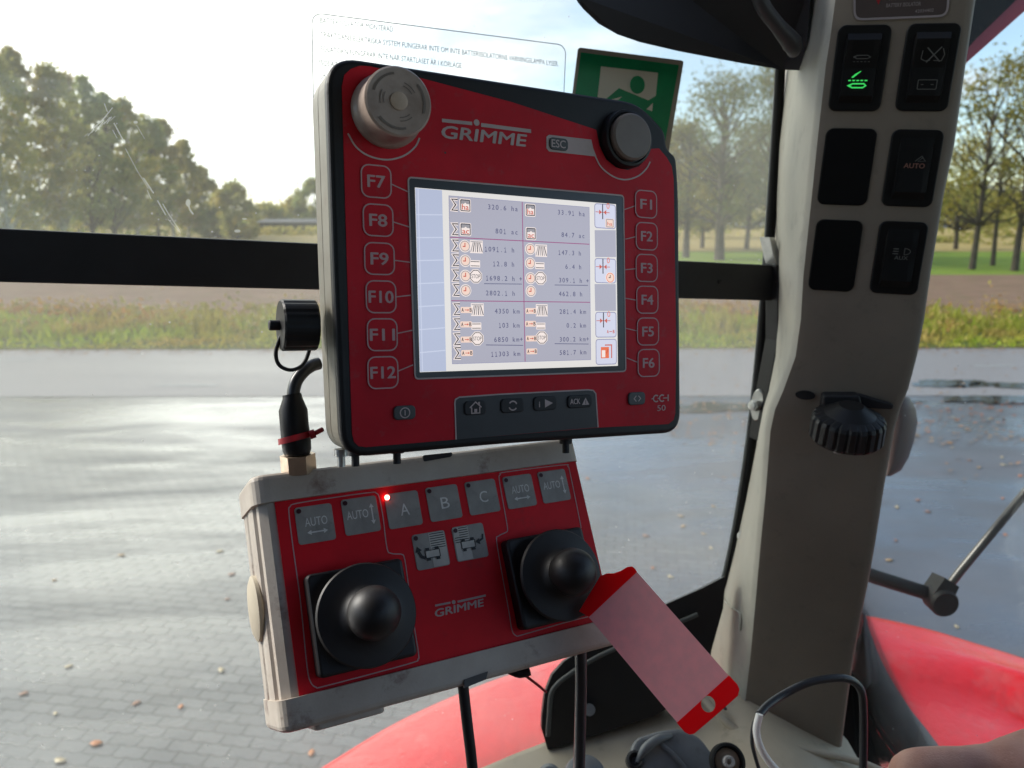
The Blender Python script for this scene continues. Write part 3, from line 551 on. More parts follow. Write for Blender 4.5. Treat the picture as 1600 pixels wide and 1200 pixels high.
# ================================================================== the cab
def glass_mat(name, dust=0.05, scratch=True):
    m = bpy.data.materials.new(name); m.use_nodes = True; nt = m.node_tree; L = nt.links; nt.nodes.remove(nt.nodes['Principled BSDF'])
    tr = N(nt, 'ShaderNodeBsdfTransparent'); tr.inputs[0].default_value = (0.93, 0.955, 0.94, 1)
    gl = N(nt, 'ShaderNodeBsdfGlossy'); gl.inputs['Roughness'].default_value = 0.03
    fr = N(nt, 'ShaderNodeFresnel'); fr.inputs[0].default_value = 1.35
    m1 = N(nt, 'ShaderNodeMixShader'); L.new(mth(nt, 'MULTIPLY', fr.outputs[0], 0.8), m1.inputs[0]); L.new(tr.outputs[0], m1.inputs[1]); L.new(gl.outputs[0], m1.inputs[2])
    df = N(nt, 'ShaderNodeBsdfDiffuse'); df.inputs[0].default_value = (0.75, 0.74, 0.70, 1); tl = N(nt, 'ShaderNodeBsdfTranslucent'); tl.inputs[0].default_value = (0.85, 0.84, 0.78, 1)
    m2 = N(nt, 'ShaderNodeMixShader'); m2.inputs[0].default_value = 0.75; L.new(df.outputs[0], m2.inputs[1]); L.new(tl.outputs[0], m2.inputs[2])
    t = N(nt, 'ShaderNodeTexCoord')
    n = N(nt, 'ShaderNodeTexNoise', inp={'Scale': 6.0, 'Detail': 6.0, 'Roughness': 0.65}); L.new(t.outputs['Object'], n.inputs['Vector'])
    v = N(nt, 'ShaderNodeTexVoronoi', inp={'Scale': 95.0, 'Randomness': 1.0}); L.new(t.outputs['Object'], v.inputs['Vector'])
    n2 = N(nt, 'ShaderNodeTexNoise', inp={'Scale': 22.0, 'Detail': 2.0}); L.new(t.outputs['Object'], n2.inputs['Vector'])
    spots = mth(nt, 'MULTIPLY', ramp(nt, v.outputs[0], [(0.04, 1.0), (0.09, 0.0)]), ramp(nt, n2.outputs[0], [(0.52, 0.0), (0.60, 0.45)]))
    fac = mth(nt, 'ADD', mth(nt, 'MULTIPLY', ramp(nt, n.outputs[0], [(0.3, 0.6), (0.75, 1.4)]), dust), spots, clamp=True)
    m3 = N(nt, 'ShaderNodeMixShader'); L.new(fac, m3.inputs[0]); L.new(m1.outputs[0], m3.inputs[1]); L.new(m2.outputs[0], m3.inputs[2])
    o = nt.nodes['Material Output']; L.new(m3.outputs[0], o.inputs[0]); return m
GLASS = glass_mat('dusty window glass', 0.10); GLASSR = glass_mat('rear window glass', 0.012)
SMEAR = bpy.data.materials.new('smear on glass'); SMEAR.use_nodes = True
_n = SMEAR.node_tree; _t = N(_n, 'ShaderNodeBsdfTransparent'); _m = N(_n, 'ShaderNodeMixShader'); _m.inputs[0].default_value = 0.5
_n.nodes['Principled BSDF'].inputs['Base Color'].default_value = (0.8, 0.8, 0.74, 1); _tl = N(_n, 'ShaderNodeBsdfTranslucent'); _tl.inputs[0].default_value = (0.85, 0.85, 0.8, 1)
_n.links.new(_t.outputs[0], _m.inputs[1]); _n.links.new(_tl.outputs[0], _m.inputs[2]); _n.links.new(_m.outputs[0], _n.nodes['Material Output'].inputs[0])
DECW = SMEAR.copy(); DECW.name = 'clear decal film'; [n for n in DECW.node_tree.nodes if n.type == 'MIX_SHADER'][0].inputs[0].default_value = 0.12
ga = (0.6333, -0.013, 0.25); gb = (0, 0.976, 0.2156)
GM = frame((-0.3667, -0.093, 0.55), ga, gb)
def g(px, py, z=0.0): return on(GM, px, py, z)
# ---- side window: pane, seal, marks
swr = empty('side_window', GM, 'dusty scratched cab side window behind the red terminal', 'window')
ZG = -0.030
pane_px = [(-130, -160), (1230, -160), (1219, 107), (1208, 300), (1196, 440), (1183, 600), (1165, 750), (1140, 890), (1112, 985), (1040, 1080), (930, 1140), (750, 1215), (300, 1420), (-160, 1500)]
b = MB(); b.prism([g(*p, ZG) for p in pane_px], ZG-0.004, ZG, GLASS); b.build('pane', swr)
b = MB(); pp = [g(*p, ZG) for p in [(1226, -160), (1215, 107), (1204, 300), (1194, 440), (1181, 600), (1163, 750), (1138, 890), (1112, 985), (1068, 1050)]]
b.tube([(x, y, ZG+0.004) for x, y in pp], 0.0052, RUB, n=8, sub=4); b.build('rubber_seal', swr)
b = MB(); pp = [g(*p, ZG) for p in [(1217, 60), (1209, 160), (1200, 300), (1190, 440), (1176, 600), (1157, 750), (1131, 890), (1100, 985)]]
b.tube([(x, y, ZG+0.002) for x, y in pp], 0.0022, RUBG, n=6, sub=4); b.build('glass_edge', swr)
b = MB()   # scratches and smears on the pane
def sc_(pts, wmm): b.stroke([g(*p, ZG+0.001) for p in pts], wmm/1000, ZG+0.0012, SMEAR)
for p, w_ in (([(178, 192), (195, 224)], .9), ([(163, 162), (168, 175)], .6), ([(196, 232), (215, 268), (232, 295)], .5), ([(224, 278), (240, 302)], 1.1), ([(230, 297), (236, 311)], .6), ([(246, 313), (259, 336)], 1.0), ([(254, 318), (262, 332), (281, 361)], .8),
              ([(176, 168), (160, 188), (146, 200)], .7), ([(176, 203), (183, 216)], .5), ([(292, 313), (297, 328), (302, 335)], 1.2), ([(213, 195), (226, 217)], .4), ([(262, 342), (282, 364)], .5)): sc_(p, w_)
for (x, y, rx, ry) in ((371, 361, 5, 2.6), (212, 191, 3.5, 2.4), (294, 317, 4, 6), (60, 139, 1.2, 1.2), (382, 342, 4, 1.2), (266, 345, 1.3, 1.2), (274, 345, 1.3, 1), (155, 243, 1.4, 1), (21, 127, 1.2, 1.2), (23, 268, 1, 1), (39, 268, 1, 1), (120, 266, 1, 1), (133, 266, 1, 1), (146, 266, 1, 1), (343, 324, 1.2, 1.2), (400, 333, 1.2, 1.2), (137, 294, 1.3, 1), (466, 336, 1.2, 1.2)):
    b.poly([g(x + rx*cos(a), y + ry*sin(a), ZG+0.0012) for a in [i*pi/5 for i in range(10)]], ZG+0.0014, SMEAR)
rng = random.Random(4)
for i in range(9): x = 131 + i*5 + rng.random()*3; y = 213 - i*3.2 + rng.random()*3; sc_([(x, y), (x+rng.uniform(4, 10), y-rng.uniform(4, 12))], rng.uniform(0.3, 0.8))
b.build('scratches', swr)
# ---- black bar across the window
br = empty('window_bar', GM, 'flat black rail running across the side window behind the terminal', 'rail')
b = MB(); q = [g(-60, 354.5), g(-60, 439.5), g(1208, 470), g(1212, 415)]
b.prism(roundpoly(q, 0.0015, 2), -0.014, 0.0, BLKM, bev=0.0012); b.build('rail', br)
b = MB(); x_, y_ = g(1125, 440); b.lathe([(0.0028, 0), (0.0026, 0.0012), (0.0012, 0.0016)], BLK, Matrix.Translation((x_, y_, 0.0)), n=16); b.build('rivet', br)
b = MB(); q = [g(1206, 372, .001), g(1212, 372, .001), g(1224, 436, .001), g(1216, 440, .001), g(1213, 418, .001)]
b.prism([g(1203, 371, .004), g(1211, 371, .004), g(1230, 432, .004), g(1222, 440, .004), g(1213, 418, .004)], -0.012, 0.004, METAL, bev=0.001)
b.prism(roundpoly([g(1210, 412, .004), g(1226, 418, .004), g(1230, 470, .004), g(1212, 472, .004)], 0.003, 3), -0.012, 0.007, BLK, bev=0.0015); b.build('end_bracket', br)
# ---- clear decal with printed text, top edge of the pane
def quadframe(tl, tr, z):
    a = Vector(g(*tl, z)); c = Vector(g(*tr, z)); d = (c-a); ang = math.atan2(d.y, d.x)
    return GM @ Matrix.Translation((a.x, a.y, z)) @ Matrix.Rotation(ang, 4, 'Z'), d.length
DM, dw = quadframe((487, 20), (884, 71), ZG+0.002)
b = MB(); dh = dw*0.42; sx = dw/397.0
outl = rrect(dw/2, -dh/2, dw, dh, 0.008, 5); b.poly(outl, 0.0, DECW); b.stroke(outl, 0.0007, 0.0006, DECT, closed=True)
def dtx(s, px0, py0, px1, py1):     # baseline start and end pixels
    x0, y0 = on(DM, px0, py0); x1, y1 = on(DM, px1, py1); b.text(s, x0, y0, 0.0041, DECT, 0.0007, width=sqrt((x1-x0)**2+(y1-y0)**2), rot=math.atan2(y1-y0, x1-x0))
dtx('BATTERIISOLATOR MONTERAD', 500, 36, 614, 50); dtx('TRAKTORNS ELEKTRISKA SYSTEM FUNGERAR INTE OM INTE BATTERIISOLATORNS VARNINGSLAMPA LYSER.', 500, 58, 872, 104)
dtx('ISOLATORN FUNGERAR INTE NÄR STARTLÅSET ÄR I KÖRLÄGE.', 499, 80, 722, 107); dtx('ISOLATORN', 499, 102, 546, 108); dtx('UNDER', 499, 123, 528, 127)
tag(b.build('printed_decal', M=DM), 'clear decal with small grey Swedish capitals at the top of the side window', 'decal')
# ---- green escape sign
EM, ew = quadframe((903, 74), (1068, 95), ZG+0.002)
def e(px, py): return on(EM, px, py)
er = empty('escape_sign', EM, 'green and cream emergency escape sign stuck on the window behind the terminal', 'sign')
b = MB(); tl, trr = e(903, 74), e(1068, 95); bl, brr = e(880, 262), e(1037, 282)
b.prism(roundpoly([tl, bl, brr, trr], 0.003, 4), 0, 0.0006, SIGNB); b.build('backing', er)
b = MB(); q = [e(907, 82), e(1060, 102), e(1029, 275), e(884, 255)]; b.poly(q, 0.0009, SIGNG); b.build('green_field', er)
b = MB(); b.poly([e(938, 104), e(1027, 114), e(1023.5, 150), e(1012, 157), e(966, 138), e(940, 160), e(932, 158)], 0.0013, SIGNW)
b.poly([e(*p) for p in ((971, 151), (966, 156), (958, 158), (950, 157))], 0.0013, SIGNW); b.poly([e(*p) for p in ((1019, 161), (1018, 174), (1009, 171))], 0.0013, SIGNW)
b.poly([e(940, 161), e(956, 160), e(940, 240), e(922, 238)], 0.0013, SIGNW); b.build('opening', er)
b = MB(); cx, cy = e(994.5, 133); x2, _ = e(1006, 134.5); r_ = x2-cx; b.poly(circ(cx, cy, r_, 24), 0.0018, SIGNG); b.build('figure', er)
# ================================================================== cab pillar
PM = frame((0.256, -0.2833, 0.606), (0.9701, 0.089, -0.226), (0.006, 0.959, 0.2832))
def p_(px, py, z=0.0): return on(PM, px, py, z)
levels = [(-160, 1318, 1556, 1258), (0, 1296, 1530, 1253), (60, 1288, 1521, 1246), (105, 1281, 1514, 1230), (225, 1268, 1497, 1217), (305, 1260, 1480, 1213), (430, 1247, 1459, 1212), (500, 1243, 1449, 1212), (557, 1235, 1438, 1208), (610, 1216, 1424, 1200), (640, 1203, 1412, 1192), (673, 1196, 1402, 1186), (767, 1189, 1385, 1168),
          (850, 1181, 1372, 1150), (907, 1176, 1362, 1136), (965, 1171, 1350, 1118), (1030, 1165, 1338, 1102), (1090, 1158, 1329, 1092), (1150, 1152, 1321, 1084), (1190, 1148, 1316, 1078), (1300, 1138, 1300, 1060)]
Ip = PM.inverted()
def gp(px, py, z): x, y = g(px, py, z); return Ip @ (GM @ Vector((x, y, z)))
pr = empty('cab_pillar', PM, 'taupe cab pillar with six black switches and a light beige left side', 'pillar')
rows = []; rows2 = []
for (y, bx, cx, ax) in levels:
    B_ = Vector((*p_(bx, y), 0)); C_ = Vector((*p_(cx, y), 0)); A_ = gp(ax, y, ZG+0.004)
    w_ = (C_-B_); r = 0.010
    bev = [B_ + Vector((0.000, 0, -0.010)), B_ + Vector((0.0012, 0, -0.005)), B_ + Vector((0.0045, 0, -0.0012)), B_ + Vector((0.010, 0, 0))]
    bev2 = [C_ + Vector((-0.010, 0, 0)), C_ + Vector((-0.004, 0, -0.0015)), C_ + Vector((-0.001, 0, -0.006)), C_ + Vector((0, 0, -0.012)), C_ + Vector((-0.012, 0, -0.10)), C_ + Vector((-0.05, 0, -0.20))]
    rows.append(bev[2:] + [B_ + w_*0.33, B_ + w_*0.66] + bev2)
    mid = (A_ + B_)/2
    rows2.append([A_ + Vector((-0.004, 0, -0.02)), A_, A_*0.7 + B_*0.3 + Vector((-0.0015, 0, 0)), mid + Vector((-0.002, 0, 0)), A_*0.25 + B_*0.75 + Vector((-0.001, 0, 0)), bev[0], bev[1], bev[2]])
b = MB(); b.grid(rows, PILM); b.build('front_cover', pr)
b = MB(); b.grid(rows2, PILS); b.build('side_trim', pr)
# step line of the lower side trim
b = MB(); ln = [gp(1135, 935, ZG+0.012), None, None]
def side_pt(y, t, lift=0.0015):
    for k in range(len(levels)-1):
        if levels[k][0] <= y <= levels[k+1][0]:
            u = (y-levels[k][0])/(levels[k+1][0]-levels[k][0]); A_ = rows2[k][1].lerp(rows2[k+1][1], u); B_ = rows2[k][5].lerp(rows2[k+1][5], u); return A_.lerp(B_, t) + Vector((-lift-0.0012, 0, 0.001))
b.tube([side_pt(934, 0.12), side_pt(948, 0.4), side_pt(958, 0.65), side_pt(968, 0.85), side_pt(992, 0.88)], 0.0012, PILS, n=6, sub=4); b.build('trim_edge', pr)
# rating plate at the top
b = MB(); q = roundpoly([p_(1334, -70), p_(1335, 31), p_(1479, 25), p_(1487, -75)], 0.006, 4); b.prism(q, 0, 0.0008, mat('plate brown', (0.075, 0.055, 0.05), 0.4)); b.stroke(q, 0.0016, 0.0012, PRINTR if False else mat('plate rim', (0.32, 0.28, 0.28), 0.5), closed=True)
PT = mat('plate text', (0.30, 0.26, 0.25), 0.5)
def ptx(s, x0, y0, x1, y1, h, m=PT, bb=None, z=0.0013):
    a = p_(x0, y0); c = p_(x1, y1); (bb or b).text(s, a[0], a[1], h, m, z, width=sqrt((c[0]-a[0])**2+(c[1]-a[1])**2), rot=math.atan2(c[1]-a[1], c[0]-a[0]), bold=0.015)
ptx('BATTERY ISOLATOR', 1384, 12, 1438, 9, 0.0026); ptx('VARNING', 1386, 1, 1432, -2, 0.0026); ptx('42034402', 1429, 20.5, 1458, 18.5, 0.0022)
b.poly([p_(1368, -2), p_(1376, -2), p_(1372, 8)], 0.0014, ZIP); b.build('rating_plate', pr)
# switches
def switch(cs, kind, label=None):
    pts = [Vector(p_(*c)) for c in cs]; cx = sum(p.x for p in pts)/4; cy = sum(p.y for p in pts)/4
    wd = ((pts[1]-pts[0]).length + (pts[2]-pts[3]).length)/2; ht = ((pts[3]-pts[0]).length + (pts[2]-pts[1]).length)/2
    M = Matrix.Translation((cx, cy, 0.0))
    b = MB(); o = rrect(0, 0, wd, ht, 0.006); b.prism(o, -0.001, 0.0016, SWW if kind == 'blank' else SW, bev=0.0012)
    s = b.build('switch_blank' if kind == 'blank' else 'rocker_switch', pr, M)
    if kind == 'blank': return s
    b = MB(); iw, ih = wd*0.66, ht*0.80
    prof = [(-ih/2, 0.0018), (-ih*0.38, 0.0062), (-ih*0.02, 0.0042), (ih*0.30, 0.0036), (ih/2, 0.0018)] if kind in ('auto', 'aux') else [(-ih/2, 0.0018), (-ih*0.40, 0.0046), (0, 0.0036), (ih*0.40, 0.0066), (ih/2, 0.0018)]
    rw = []
    for (y, z) in prof: rw.append([Vector((-iw/2, y, 0.0015)), Vector((-iw/2+0.001, y, z*0.9)), Vector((-iw*0.3, y, z)), Vector((iw*0.3, y, z)), Vector((iw/2-0.001, y, z*0.9)), Vector((iw/2, y, 0.0015))])
    b.grid(rw, SW, smooth=False); k = b.build('rocker', s)
    b = MB(); z = 0.0052
    def st(pts, m=SWP, wd_=0.0006, cl=False, zz=None): b.stroke(pts, wd_, zz or z, m, cl)
    if kind == 'lamp':
        st([(-0.006, 0.008), (-0.004, 0.0092), (0.004, 0.0092), (0.006, 0.008), (0.004, 0.0068), (-0.004, 0.0068)], cl=True, zz=.0062); b.poly([(-.0064, .0072), (-.0038, .0080), (-.0064, .0088)], .0063, SWP)
        for i in range(5): st([(-0.0062+i*0.0027, 0.0046), (-0.0048+i*0.0027, 0.0046)], wd_=0.0005, zz=.0062)
        zz = 0.0058; b.poly([(-0.006, -0.0070), (-0.0045, -0.0072), (0.0012, -0.0022), (0.0000, -0.0024), (-0.0034, -0.0044)], zz, SWG)
        for i in range(5): st([(-0.0078+i*0.0030, -0.0092), (-0.0058+i*0.0030, -0.0092)], SWG, 0.0009, zz=zz)
        st([(-0.0065, -0.0130), (-0.0045, -0.0116), (0.0040, -0.0116), (0.0055, -0.0130), (0.0035, -0.0145), (-0.0045, -0.0145)], SWG, 0.0010, True, zz)
        b.poly([(-.0085, -.0130), (-.0058, -.0117), (-.0058, -.0144)], zz, SWG)
    elif kind == 'battery':
        zz = .0062; st([(-0.003, 0.0035), (0.0065, 0.0145)], PRINTK if False else SWP, .0009, zz=zz); st([(-0.0035, 0.0140), (0.0065, 0.0040)], SWP, .0009, zz=zz)
        st([(-0.007, 0.0060), (-0.004, 0.0045), (-.0005, .0050)], zz=zz); st([(0.002, 0.0048), (0.0075, 0.0045), (0.0092, 0.009), (.0075, .0135)], zz=zz); st([(-0.007, 0.0060), (-0.0065, 0.0120)], zz=zz)
        st(rrect(0.0005, -0.0125, 0.0135, 0.0068, 0.0004, 1), cl=True, zz=.0056); st([(-0.004, -0.0125), (-0.0022, -0.0125)], zz=.0056); st([(0.003, -0.0125), (0.005, -0.0125)], zz=.0056)
    elif kind == 'auto':
        b.text('AUTO', 0.000, 0.0005, 0.0036, SWO, 0.0056, width=0.0155, align='C', bold=0.02); st([(0.000, 0.0058), (0.0045, 0.0098), (0.0075, 0.0060), (0.0020, 0.0056), (.0052, .0085)], zz=.0056)
    elif kind == 'aux':
        b.text('AUX', 0.0008, -0.0005, 0.0030, SWP, 0.0056, width=0.0105, align='C', bold=0.02)
        a = [(0.0026 + 0.0045*cos(t_), 0.0062 + 0.0026*sin(t_)) for t_ in [(-90+i*30)*pi/180 for i in range(7)]]; st(a + [a[0]], zz=.0056)
        for i in range(3): st([(-0.0062, 0.0042+i*0.002), (-0.0020, 0.0042+i*0.002)], wd_=.0008, zz=.0056)
    b.build('symbol', s); return s
switch([(1307, 39), (1390, 39), (1379, 174), (1296, 174)], 'lamp', 'green'); switch([(1414, 37), (1499, 36), (1484, 176), (1401, 172)], 'battery')
switch([(1290, 200), (1369, 201), (1356, 322), (1277, 319)], 'blank'); switch([(1390, 201), (1472, 204), (1460, 324), (1380, 322)], 'auto')
switch([(1274, 342), (1347, 345), (1335, 457), (1264, 452)], 'blank'); switch([(1372, 345), (1447, 347), (1437, 462), (1360, 457)], 'aux')
for o in [c for c in pr.children if c.name.startswith('rocker_switch')]:
    pass
# bolts on the window hinge side + black strip
hr = empty('hinge_strip', GM, 'black hinge strip with two zinc bolts along the pillar edge', 'hinge')
b = MB(); sp = [(1216, 440), (1216, 533), (1205, 590), (1196, 640), (1189, 690)]; sp2 = [(1234, 440), (1231, 500), (1222, 560), (1208, 610), (1199, 650), (1197, 694)]
b.prism([g(*p, .010) for p in sp] + [g(*p, .010) for p in sp2[::-1]], -0.010, 0.010, BLK, bev=0.002); b.build('strip', hr)
for (x, y, s) in ((1181, 634, 1.0), (1163, 838, 1.05)):
    X, Y = g(x+8, y, 0.0); Mx = Matrix.Translation((X, Y, -0.004)) @ Matrix.Rotation(radians(-78), 4, 'Y'); b = MB()
    b.lathe([(0.0085*s, 0), (0.0085*s, 0.002), (0.0078*s, 0.003), (0.005, 0.003)], METAL, Mx @ Matrix.Diagonal((1, 2.1, 1, 1)), n=32); wa = b.build('washer', hr)
    b = MB(); b.prism([(0.0064*s*cos(k*pi/3), 0.0064*s*sin(k*pi/3)) for k in range(6)], 0.003, 0.010, METAL, bev=0.0012); b.lathe([(0.0045, 0.010), (0.0045, 0.0118), (0.002, 0.0122)], METAL, n=16); b.build('bolt', hr, Mx)
# adjusting knob on the pillar
KM = PM @ Matrix.Translation((*p_(1312, 640), 0.0))
kr = empty('clamp_knob', KM, 'black ribbed clamping knob on a bracket on the pillar front', 'knob')
b = MB(); def_ = lambda x, y: tuple(Vector(on(KM, x, y)))
b.prism(roundpoly([def_(1283, 612), def_(1340, 612), def_(1346, 640), def_(1280, 640)], 0.003), 0, 0.012, BLKM, bev=0.002)
b.prism(roundpoly([def_(1338, 613), def_(1395, 630), def_(1392, 637), def_(1338, 634)], 0.002), 0, 0.006, BLKM, bev=0.001)
b.prism([(x, y) for x, y in circ(*def_(1258, 617), 0.0085, 20, 0.0042)], -0.001, 0.0015, BLKM); b.build('bracket', kr)
ax = Matrix.Translation((*def_(1318, 636), 0.030)) @ Matrix.Rotation(radians(98), 4, 'X')
b = MB(); b.lathe([(0.010, -0.012), (0.021, -0.004), (0.0285, -0.001), (0.030, 0.002), (0.0305, 0.018), (0.028, 0.021), (0.022, 0.022), (0.012, 0.028), (0.0, 0.029)], BLK, ax, n=88, rib=(0.0018, 0.0284)); b.build('grip', kr)
b = MB(); b.lathe([(0.005, 0), (0.005, 0.007), (0.003, 0.009), (0, 0.009)], METAL, ax @ Matrix.Translation((-0.004, 0, 0.026)), n=16); b.build('bolt_end', kr)
# ================================================================== terminal
T0 = frame((-0.0533, -0.1069, 0.4185), (0.8899, -0.0376, 0.4547), (0.0198, 0.9981, 0.0575))
_x, _y = on(T0, 780, 700); TM = T0 @ Matrix.Translation((_x, _y, 0))
def t(px, py, z=0.0): return on(TM, px, py, z)
tr_ = empty('control_terminal', TM, 'red machine control terminal with a lit data screen and function keys F1 to F12', 'terminal')
OUT_ = [(511, 160), (511, 141), (515, 124), (526, 106), (543, 93), (562, 88), (582, 90), (668, 110), (800, 130), (900, 146), (985, 163.5), (1005, 171), (1022, 182), (1033, 198), (1040, 217), (1044, 233), (1053, 246), (1059, 262), (1061, 280), (1063, 400), (1064, 640), (1060, 659), (1051, 670), (1036, 674.5), (780, 694), (572, 713.5), (556, 713.5), (543, 708), (534, 694), (528.5, 676), (520, 440)]
OL = roundpoly([(*t(x_, y_), r_) for x_, y_, r_ in ((513, 200, .001), (509, 84, .030), (760, 123, .03), (1000, 160, .014), (1041, 205, .010), (1043, 232, .004), (1058, 244, .010), (1062, 300, .02), (1065, 676, .014), (780, 694.5, .02), (534, 717, .016), (521, 440, .02))], .01, 9)
if area(OL) < 0: OL = OL[::-1]
b = MB(); b.prism(OL, -0.0055, 0.0, BLK, bev=0.0028, nb=4, bottom=False); b.build('bezel', tr_)
b = MB(); b.prism(offset(OL, 0.0004), -0.0215, -0.0055, BEIGE); b.prism(offset(OL, 0.0012), -0.0228, -0.0215, BLKM); b.build('front_shell', tr_)
b = MB(); o2 = offset(OL, 0.0004); b.prism([(x, y) for x, y in o2], -0.0228, -0.0222, BEIGE); n_ = len(o2)
ring = []
for (d_, z) in ((0.0004, -0.0222), (0.0004, -0.0340), (0.0018, -0.0385), (0.005, -0.0405)): ring.append([Vector((x, y, z)) for x, y in offset(OL, d_)])
b.grid([r[::-1] for r in ring], BEIGE, closed=True); b.add(ring[-1], [tuple(range(n_))[::-1]], BEIGE); b.build('rear_shell', tr_)
Z1 = 0.0004
red = [(534, 135), (538, 117), (548, 108), (562, 103), (578, 104), (656, 122), (800, 160), (931, 203), (936, 228), (946, 249), (962, 262), (980, 266), (998, 260), (1009, 248), (1014, 233), (1029, 232), (1041, 246), (1049, 260), (1052, 280), (1056, 540), (1054.5, 645), (1052, 656), (1044, 662.5), (934, 668), (712, 686.5), (572, 698.5), (560, 697), (553, 690), (550, 678), (546, 560)]
b = MB(); b.prism([t(*p) for p in red], -0.0002, Z1, RED); b.build('face_panel', tr_)
Z2 = Z1 + 0.00025
b = MB(); tabp = [(712, 686.5), (710, 630), (711, 624), (717, 620.5), (780, 616), (918, 609), (926, 610), (930, 615), (933.5, 667.5)]
b.poly([t(*p) for p in tabp], Z2, TABM); b.stroke([t(*p) for p in tabp], 0.0008, Z2+.0001, PRINT)
def tk(cx, cy, w_, h_, sym):
    (x0, y0), (x1, y1) = t(cx-w_/2, cy), t(cx+w_/2, cy); (x2, y2), (x3, y3) = t(cx, cy-h_/2), t(cx, cy+h_/2)
    return (x0+x1)/2, (y2+y3)/2, abs(x1-x0), abs(y2-y3)
b.build('lower_key_panel', tr_)
def key(name, cx, cy, w_, h_, m, r=0.0025, th=0.0011):
    x, y, W, Hh = tk(cx, cy, w_, h_, None); b = MB(); b.prism(rrect(0, 0, W, Hh, r), 0, th, m, bev=0.0006); return b, b, x, y, W, Hh
def fin(b, name, x, y, z=Z2): return b.build(name, tr_, Matrix.Translation((x, y, z)))
b, _, x, y, W, Hh = key('k', 741, 637, 34, 22, BLKM); k = .0036; z = .0013
b.stroke([(-k, 0.0002), (0, .0034), (k, .0002)], .0007, z, PRINT); b.stroke([(-k*.7, .0004), (-k*.7, -.0030), (k*.7, -.0030), (k*.7, .0004)], .0007, z, PRINT); b.poly([(-.0009, -.003), (.0009, -.003), (.0009, -.0006), (-.0009, -.0006)], z, PRINT); b.poly([(k*.75, .0012), (k*.75, .0034), (k*.45, .0034), (k*.45, .002)], z, PRINT); fin(b, 'home_key', x, y)
b, _, x, y, W, Hh = key('k', 799, 633.5, 36, 22, BLKM)
for s in (0, 1): b.stroke([(.0026*cos(a+s*pi), .0026*sin(a+s*pi)) for a in [(20+i*14)*pi/180 for i in range(10)]], .0008, z, PRINT)
fin(b, 'cycle_key', x, y)
b, _, x, y, W, Hh = key('k', 850, 630, 36, 22, BLKM); b.text('i', -.0045, -.002, .0034, PRINT, z, bold=.03); b.poly([(-.0005, -.0025), (.0050, 0), (-.0005, .0025)], z, PRINT); fin(b, 'info_key', x, y)
b, _, x, y, W, Hh = key('k', 904, 627, 38, 20, BLKM); b.text('ACK', -.0072, -.0014, .0032, PRINT, z, width=.0072, bold=.02); b.poly([(.0012, -.0022), (.0064, -.0022), (.0038, .0022)], z, PRINT); b.poly([(.0036, -.0018), (.0041, -.0018), (.0041, .0006), (.0036, .0006)], z+.0001, TABM); fin(b, 'acknowledge_key', x, y)
b, _, x, y, W, Hh = key('k', 631, 644.5, 34, 22, GREYD); b.stroke(circ(0, 0, .0027, 24), .0006, z, PRINT, True); b.stroke([(0, -.0015), (0, .0015)], .0006, z, PRINT); fin(b, 'power_key', x, y)
b, _, x, y, W, Hh = key('k', 993, 622.5, 26, 20, GREYD); b.stroke([(-.0008, .0018), (-.0026, 0), (-.0008, -.0018)], .0006, z, PRINT); b.stroke([(.0008, .0018), (.0026, 0), (.0008, -.0018)], .0006, z, PRINT); fin(b, 'arrow_key', x, y)
# function keys
fk = [('F7', 587, 284, 46, 50), ('F8', 590, 344.5, 46, 49), ('F9', 592, 404.5, 46, 49), ('F10', 594.5, 464, 46, 49.5), ('F11', 596.5, 523, 46, 49.5), ('F12', 597.5, 582, 46.5, 49),
      ('F1', 1008, 319.5, 33, 42), ('F2', 1009, 369.5, 33, 42), ('F3', 1009, 419, 33, 42), ('F4', 1010, 468.5, 33, 42), ('F5', 1011, 518, 33, 42), ('F6', 1012, 567, 33, 42)]
for i, (s, cx, cy, w_, h_) in enumerate(fk):
    x, y, W, Hh = tk(cx, cy, w_, h_, None); b = MB(); o = rrect(0, 0, W, Hh, 0.0042); b.prism(o, 0, 0.0005, RED, bev=0.0003); b.stroke(o, 0.0007, 0.00062, PRINTR, closed=True)
    hh = 0.0062 if i < 6 else 0.0060; tw = W*(0.62 if len(s) == 2 else 0.86) if i < 6 else W*0.56; b.text(s, 0, -hh/2, hh, PRINTR, 0.00062, width=tw, bold=0.035, align='C')
    o = b.build('function_key', tr_, Matrix.Translation((x, y, Z1))); o['label'] = 'function key printed ' + s
b = MB()
for a, c in (((611, 288), (637, 300)), ((614, 347), (639, 355)), ((616, 407), (640, 410)), ((618, 464), (641, 461.5)), ((620, 521), (644, 516)), ((621, 580), (645, 570)), ((991, 322), (974, 328)), ((992, 370), (976, 374)), ((992, 420), (976, 421.5)), ((993, 469), (976, 466)), ((994, 517), (977, 513)), ((995, 566), (978, 559))):
    b.stroke([t(*a), t(*c)], .0006, Z2, PRINTR)
def arc(pts): b.stroke([tuple(v) for v in cat([Vector(t(*p)) for p in pts], 6)], .0009, Z2, PRINT)
arc([(543, 209), (556, 230), (576, 244), (604, 250), (630, 244), (648, 230), (655, 216)]); arc([(929, 244), (939, 262), (958, 276.5), (977, 281), (996, 275.5), (1009, 264), (1015, 253)])
b.build('guide_lines', tr_)
b = MB(); q = [t(853, 214), t(857, 211), t(923, 218.5), t(926, 232), t(931, 245), t(857, 237), t(853, 232)]; b.poly(q, Z2, PRINT)
